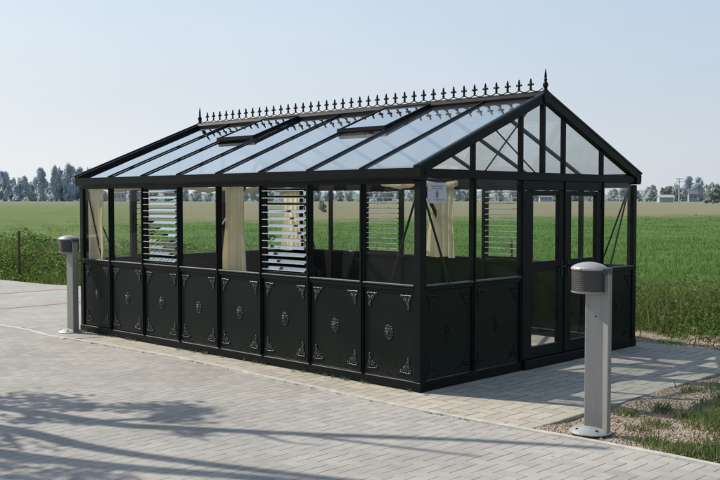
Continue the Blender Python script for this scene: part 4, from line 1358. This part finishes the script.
# ------------------------------------------------------------------ distant trees, buildings, pole
def crown_pts(kind, n, seed):
    r_ = np.random.default_rng(seed)
    if kind == 'poplar':
        cc = []
        for k in range(16):
            t = .06 + .9 * (k + r_.uniform(0, 1)) / 16
            wid = .5 * (1 - abs(2 * t - .95) ** 2.6) * .8 + .10
            cc.append((r_.normal(0, .22) * wid, r_.normal(0, .22) * wid, t, .16 * wid + .09))
    elif kind == 'round':
        cc = []
        for k in range(22):
            v = r_.normal(size=3); v /= np.linalg.norm(v); rad = r_.uniform(.3, 1) ** .5
            cc.append((v[0] * .36 * rad, v[1] * .36 * rad, .52 + v[2] * .38 * rad, r_.uniform(.12, .18)))
    else:   # spreading / uneven
        cc = []
        for k in range(26):
            v = r_.normal(size=3); v /= np.linalg.norm(v); rad = r_.uniform(.3, 1) ** .5
            z = .50 + v[2] * .43 * rad
            cc.append((v[0] * .42 * rad * (1.1 - .25 * abs(z - .45)), v[1] * .40 * rad, z, r_.uniform(.11, .17)))
        for k in range(3):
            cc.append((r_.uniform(-.25, .25), r_.uniform(-.2, .2), r_.uniform(.80, .90), .11))
    if kind != 'poplar':
        for k in range(6):      # low skirt of suckers and undergrowth
            cc.append((r_.uniform(-.34, .34), r_.uniform(-.3, .3), r_.uniform(.06, .22), r_.uniform(.10, .15)))
    pts = []
    for (x, y, z, s) in cc:
        m = n // len(cc)
        v = r_.normal(size=(m, 3)); v /= np.linalg.norm(v, axis=1)[:, None]
        rad = r_.uniform(.25, 1, (m, 1)) ** .6
        pts.append(np.array((x, y, z)) + v * rad * s)
    return np.concatenate(pts), cc

TREE_MESH = {}
def tree_proto(kind, tone, seed):
    key = (kind, tone, seed)
    if key in TREE_MESH: return TREE_MESH[key]
    P, cc = crown_pts(kind, 3000, seed)
    k = P[:, 2] > .02; P = P[k]
    V, F = leaves(P[:, 0], P[:, 1], P[:, 2], rng.uniform(.04, .085, len(P)) * (.62 if kind == 'poplar' else 1), .9)
    core = MB()
    for (x_, y_, z_, s_) in cc:
        core.blob((x_, y_, max(z_, s_ * .6)), s_ * .70, s_ * .70, s_ * .78, 8, 6)
    cq = np.array([f if len(f) == 4 else (*f, f[0]) for f in core.f])
    F = np.concatenate([F, cq + len(V)]); V = np.concatenate([V, np.array(core.v)])
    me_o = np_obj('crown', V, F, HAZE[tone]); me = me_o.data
    bpy.data.objects.remove(me_o)
    tk = MB(); tk.tube([(0, 0, -.02), (.004, 0, .2), (-.004, .004, .45), (0, 0, .75)], [.026, .020, .014, .005], 7)
    for (x, y, z, s) in cc[:7]:
        z0 = max(.15, z - .3)
        tk.tube([(0, 0, z0), (x * .5, y * .5, z0 + (z - z0) * .6), (x, y, z)], [.010, .007, .003], 5)
    tm = tk.mesh('trunk', M['farbark'])
    TREE_MESH[key] = (me, tm)
    return TREE_MESH[key]

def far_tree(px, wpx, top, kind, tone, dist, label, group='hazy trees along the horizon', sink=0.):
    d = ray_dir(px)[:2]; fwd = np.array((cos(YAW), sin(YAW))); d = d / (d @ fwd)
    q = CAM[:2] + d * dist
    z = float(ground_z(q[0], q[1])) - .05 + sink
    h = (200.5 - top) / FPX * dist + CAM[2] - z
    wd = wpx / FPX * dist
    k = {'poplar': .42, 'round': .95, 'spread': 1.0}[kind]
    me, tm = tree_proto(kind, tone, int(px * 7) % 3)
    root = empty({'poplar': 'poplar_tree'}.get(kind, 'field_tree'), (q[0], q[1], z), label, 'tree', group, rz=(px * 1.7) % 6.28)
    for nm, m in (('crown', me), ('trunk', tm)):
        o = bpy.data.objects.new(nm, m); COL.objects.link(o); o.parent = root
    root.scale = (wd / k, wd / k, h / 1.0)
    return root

T = far_tree
H = 'hazy trees along the horizon'
T(3, 17, 171, 'spread', 'blue', 420, 'tall hazy blue tree cut by the left edge of the photo')
T(13, 12, 179, 'spread', 'mid', 440, 'lower pale hazy tree just right of the one at the left edge')
T(21.5, 17, 175, 'round', 'blue', 410, 'hazy blue peaked tree between the left edge and the lone poplar')
T(30, 15, 181, 'round', 'mid', 430, 'hazy tree on the right shoulder of the peaked tree at far left')
T(35, 8, 183, 'spread', 'mid', 440, 'low hazy tree just left of the lone poplar')
T(40.7, 8.5, 168.5, 'poplar', 'blue', 400, 'lone columnar poplar standing apart on the left horizon')
T(48, 13, 183, 'spread', 'pale', 450, 'pale low hazy tree between the lone poplar and the dense clump')
T(55.5, 7.5, 166.5, 'poplar', 'blue', 400, 'columnar poplar forming the left end of the dense blue clump')
T(62, 18, 168.0, 'spread', 'blue', 405, 'hazy blue tree second from the left in the dense clump')
T(70, 18, 165.5, 'spread', 'blue', 400, 'tallest hazy blue tree in the middle of the dense clump left of the glasshouse')
T(78, 18, 167.5, 'spread', 'blue', 408, 'hazy blue tree in the dense clump just left of the far corner post')
T(86, 17, 168.5, 'spread', 'blue', 404, 'hazy blue tree of the dense clump partly behind the far corner post')
T(650.5, 14, 184.5, 'round', 'mid', 330, 'round hazy tree just right of the gable corner, left of the white shed')
T(638, 8, 190, 'spread', 'mid', 380, 'low hazy tree beside the right gable corner post')
T(663, 8, 187.5, 'spread', 'green', 360, 'small hazy green tree behind the left end of the white shed')
T(669, 11, 186, 'spread', 'green', 370, 'hazy green tree behind the white shed')
T(676, 12, 184.5, 'spread', 'mid', 375, 'hazy tree behind the utility pole')
T(684, 10, 187, 'spread', 'mid', 385, 'low hazy tree between the utility pole and the twin poplars')
T(688.7, 8, 176.8, 'poplar', 'blue', 390, 'left one of the twin tall poplars on the right horizon')
T(698.5, 9, 177.6, 'poplar', 'blue', 385, 'right one of the twin tall poplars on the right horizon')
T(706, 9, 185, 'spread', 'mid', 400, 'hazy tree just right of the twin poplars')
T(712, 9, 183, 'spread', 'mid', 410, 'hazy tree behind the dark bush near the right edge')
T(719, 10, 183.5, 'spread', 'mid', 410, 'hazy tree cut by the right edge of the photo')
T(713, 19, 188, 'round', 'green', 250, 'nearer dark green bushy tree at the right edge of the horizon')
# trees showing through the panes, bay by bay
bays = [('first front bay from the left', 86, 110), ('second front bay from the left', 113, 141), ('left front louvre', 146, 176), ('pane right of the left louvre', 180, 214),
        ('pane with the tall front curtain', 238, 257), ('right front louvre', 263, 300), ('pane right of the right louvre', 310, 355), ('front pane next to the near corner', 362, 415),
        ('first gable pane', 428, 474), ('second gable pane', 480, 520), ('left door leaf', 528, 562), ('right door leaf', 569, 598), ('last gable pane', 606, 631)]
random.seed(21)
ordn = ['leftmost', 'second', 'third', 'fourth', 'fifth', 'sixth']
for nm, a, b in bays:
    n = max(2, int((b - a) / 10.5))
    for k in range(n):
        px = a + (b - a) * (k + .5) / n + random.uniform(-1.5, 1.5)
        top = 188.5 + random.uniform(-3.5, 2.5) - (2.5 if nm in ('second gable pane', 'first gable pane', 'last gable pane') else 0)
        T(px, random.uniform(10, 15), top, random.choice(['spread', 'round', 'spread']), random.choice(['mid', 'mid', 'pale', 'blue'] if px < 420 else ['mid', 'green', 'mid']), random.uniform(390, 440),
          f'{ordn[k]} of {n} hazy trees through the {nm}')
# small lone tree in the field
T(322.3, 9, 199.3, 'round', 'green', 118, 'small dark round tree alone in the field, through the pane right of right louvre', 'lone field trees')

# low scrub filling the foot of the tree line
def scrub():
    n = 26000
    a = np.linspace(-60, 780, n) + rng.uniform(-2, 2, n)
    fwd = np.array((cos(YAW), sin(YAW)))
    D = rng.uniform(435, 470, n)
    dirs = np.array([ray_dir(p)[:2] for p in a]); dirs /= (dirs @ fwd)[:, None]
    q = CAM[:2] + dirs * D[:, None]
    hh = 4.2 + 1.6 * cluster_noise(a, D * 0, .11, 1) + .8 * cluster_noise(a, D * 0, .37, 2)
    z = ground_z(q[:, 0], q[:, 1]) + np.clip(hh + 3. * np.clip((96 - a) / 12, 0, 1), 1.2, 9) * rng.uniform(0, 1, n)
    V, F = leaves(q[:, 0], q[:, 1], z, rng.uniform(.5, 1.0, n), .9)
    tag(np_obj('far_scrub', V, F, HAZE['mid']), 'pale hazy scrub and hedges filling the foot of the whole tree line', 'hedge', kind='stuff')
scrub()

def far_building(px, wpx, top, bot, dist, label, wall, roof, wins=3):
    fwd = np.array((cos(YAW), sin(YAW)))
    d = ray_dir(px)[:2]; d = d / (d @ fwd); q = CAM[:2] + d * dist
    z = float(ground_z(*q))
    wd = wpx / FPX * dist; h = (200.5 - top) / FPX * dist + CAM[2] - z
    he = h * .68; dp = wd * .6
    root = empty('farm_building', (q[0], q[1], z), label, 'building', None, YAW - pi / 2)
    w_ = MB(); w_.box(-wd / 2, wd / 2, 0, dp, 0, he)
    w_.prism([(0, he), (dp, he), (dp / 2, h - .1)], 'x', -wd / 2, wd / 2)
    def loc(mb, nm, mat):
        o = bpy.data.objects.new(nm, mb.mesh(nm, mat)); COL.objects.link(o); o.parent = root; return o
    loc(w_, 'wall', wall)
    r_ = MB()
    for s in (0, 1):
        y0, y1 = (-.5, dp / 2) if s == 0 else (dp + .5, dp / 2)
        r_.add([(-wd / 2 - .4, y0, he - .15), (wd / 2 + .4, y0, he - .15), (wd / 2 + .4, y1, h), (-wd / 2 - .4, y1, h),
                (-wd / 2 - .4, y0, he + .05), (wd / 2 + .4, y0, he + .05), (wd / 2 + .4, y1, h + .2), (-wd / 2 - .4, y1, h + .2)],
               [(0, 1, 2, 3), (4, 5, 6, 7), (0, 1, 5, 4), (1, 2, 6, 5), (2, 3, 7, 6), (3, 0, 4, 7)])
    loc(r_, 'roof', roof)
    for k in range(wins):
        x = -wd / 2 + wd * (k + .5) / wins
        m_ = MB(); m_.box(x - .5, x + .5, -.06, .02, he * .45, he * .78); loc(m_, 'window', M['farwin'])
    return root
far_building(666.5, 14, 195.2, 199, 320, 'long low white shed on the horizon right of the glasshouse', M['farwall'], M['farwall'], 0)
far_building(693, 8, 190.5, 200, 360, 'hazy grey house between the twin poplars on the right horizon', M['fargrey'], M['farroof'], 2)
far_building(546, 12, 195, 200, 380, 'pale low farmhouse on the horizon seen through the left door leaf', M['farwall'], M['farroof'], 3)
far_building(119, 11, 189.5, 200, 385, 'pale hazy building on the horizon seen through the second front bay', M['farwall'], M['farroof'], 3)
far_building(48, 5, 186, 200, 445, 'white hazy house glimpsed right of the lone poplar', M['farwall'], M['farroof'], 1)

def utility_pole(px, dist, top):
    fwd = np.array((cos(YAW), sin(YAW))); d = ray_dir(px)[:2]; d = d / (d @ fwd); q = CAM[:2] + d * dist
    z = float(ground_z(*q)); h = (200.5 - top) / FPX * dist + CAM[2] - z
    root = empty('utility_pole', (q[0], q[1], z), 'thin hazy utility pole with crossarms on the right horizon', 'utility pole', None, YAW - pi / 2)
    def loc(mb, nm, mat=M['farbark']):
        o = bpy.data.objects.new(nm, mb.mesh(nm, mat)); COL.objects.link(o); o.parent = root
    loc(MB().tube([(0, 0, 0), (0, 0, h)], [.22, .14], 8), 'pole')
    for k, zz in enumerate((h - .35, h - 1.2)):
        loc(MB().box(-1.1 + .2 * k, 1.1 - .2 * k, -.10, .10, zz - .1, zz + .1), 'crossarm')
    for x in (-1, -.5, .5, 1):
        loc(MB().lathe([(.08, 0), (.1, .15), (.05, .25)], (x * .95, 0, h - .25), 8), 'insulator')
utility_pole(679, 300, 178)

# ------------------------------------------------------------------ roadside tree left of the frame, whose shadow falls on the road
def roadside_tree():
    cot = 1 / math.tan(EL); sd = -SUN[:2] / np.linalg.norm(SUN[:2])
    base = np.array((-6.3, -4.75, -.02))
    root = empty('roadside_tree', tuple(base), 'sparse multi-stemmed roadside tree left of the frame casting the branch shadows', 'tree')
    tk = MB()
    def cast(gx, gy_, z):
        return np.array((gx - sd[0] * z * cot, gy_ - sd[1] * z * cot, z))
    tips = []
    def limb(pts, r0, r1):
        P = [cast(*p) for p in pts]
        # smooth
        Q = []
        for i in range(len(P) - 1):
            for t in np.linspace(0, 1, 5, endpoint=False):
                p0 = P[max(i - 1, 0)]; p1 = P[i]; p2 = P[i + 1]; p3 = P[min(i + 2, len(P) - 1)]
                Q.append(.5 * (2 * p1 + (p2 - p0) * t + (2 * p0 - 5 * p1 + 4 * p2 - p3) * t * t + (3 * p1 - p0 - 3 * p2 + p3) * t ** 3))
        Q.append(P[-1])
        n = len(Q)
        tk.tube(Q, [r0 + (r1 - r0) * i / (n - 1) for i in range(n)], 8)
        return Q
    s0 = base[:2]
    A = limb([(s0[0], s0[1], 0.0), (-4.2, -3.75, 2.0), (-2.18, -2.93, 3.4), (-.99, -2.60, 4.3), (-.42, -2.27, 4.8), (.33, -1.78, 5.4), (1.34, -1.06, 6.2), (2.2, -.55, 7)], .11, .04)
    B = limb([(s0[0] + .2, s0[1] - .1, 0.0), (-3.6, -3.95, 2.2), (-1.45, -3.25, 3.6), (-.48, -3.08, 4.4), (.24, -2.86, 5.), (1.16, -2.50, 5.7), (2.6, -1.9, 6.8)], .11, .045)
    C_ = limb([(s0[0] + .35, s0[1] - .25, 0.0), (-3.2, -4.4, 2.1), (-.9, -3.65, 3.8), (.21, -3.17, 4.8), (1.21, -2.62, 5.6), (2.6, -2.1, 6.6)], .13, .05)
    limb([(-1.15, -2.66, 4.2), (-.9, -2.25, 4.6), (-.95, -2.0, 4.9), (-.78, -1.78, 5.2)], .045, .015)
    limb([(-2.0, -2.86, 3.5), (-1.7, -2.4, 3.9), (-1.25, -2.15, 4.3)], .04, .015)
    limb([(-2.6, -3.1, 3.1), (-2.5, -2.7, 3.6), (-2.0, -2.45, 4.0)], .045, .015)
    limb([(-1.5, -3.25, 3.6), (-1.1, -3.35, 4.0), (-.7, -3.45, 4.3)], .04, .015)
    limb([(.33, -1.8, 5.4), (.9, -1.62, 5.9), (1.7, -1.35, 6.4)], .035, .02)
    limb([(.1, -2.0, 5.2), (.45, -2.0, 5.5), (.7, -1.9, 5.7)], .025, .012)
    t = tk.build('trunk', M['bark'], root, 60)
    cl = []
    for (x, y, z, r_, n) in ((-1.05, -1.86, 5.0, .20, 190), (-.86, -2.0, 5.0, .18, 170), (-.75, -2.18, 4.8, .15, 100), (-1.3, -2.1, 4.5, .15, 120), (-2.25, -2.5, 3.9, .24, 130), (-2.0, -2.65, 3.8, .2, 100), (-1.7, -2.4, 4.0, .16, 160), (-2.5, -2.85, 3.5, .22, 130),
                             (-1.15, -3.5, 4.1, .26, 150), (-.6, -3.75, 4.4, .26, 150), (-.1, -3.72, 4.6, .22, 110), (-1.55, -2.95, 3.8, .12, 90), (.2, -3.45, 5, .2, 120), (-.3, -2.35, 4.8, .10, 60), (-1.2, -2.7, 4.2, .10, 80)):
        c = cast(x, y, z)
        v = rng.normal(size=(n, 3)) * r_ * .62
        v[:, 2] *= .8
        cl.append(c + v)
    P = np.concatenate(cl)
    V, F = leaves(P[:, 0], P[:, 1], P[:, 2], rng.uniform(.035, .07, len(P)), .8)
    np_obj('crown', V - base, F, NEARLEAF, parent=root)
roadside_tree()

# ------------------------------------------------------------------ render settings
scene.render.engine = 'CYCLES'
scene.cycles.max_bounces = 12
scene.cycles.transparent_max_bounces = 40
scene.cycles.diffuse_bounces = 4
scene.cycles.glossy_bounces = 5
scene.cycles.use_denoising = True
scene.cycles.sample_clamp_indirect = 8
scene.view_settings.view_transform = 'Standard'
scene.view_settings.look = 'None'
scene.view_settings.exposure = 0
scene.view_settings.gamma = 1
scene.render.film_transparent = False
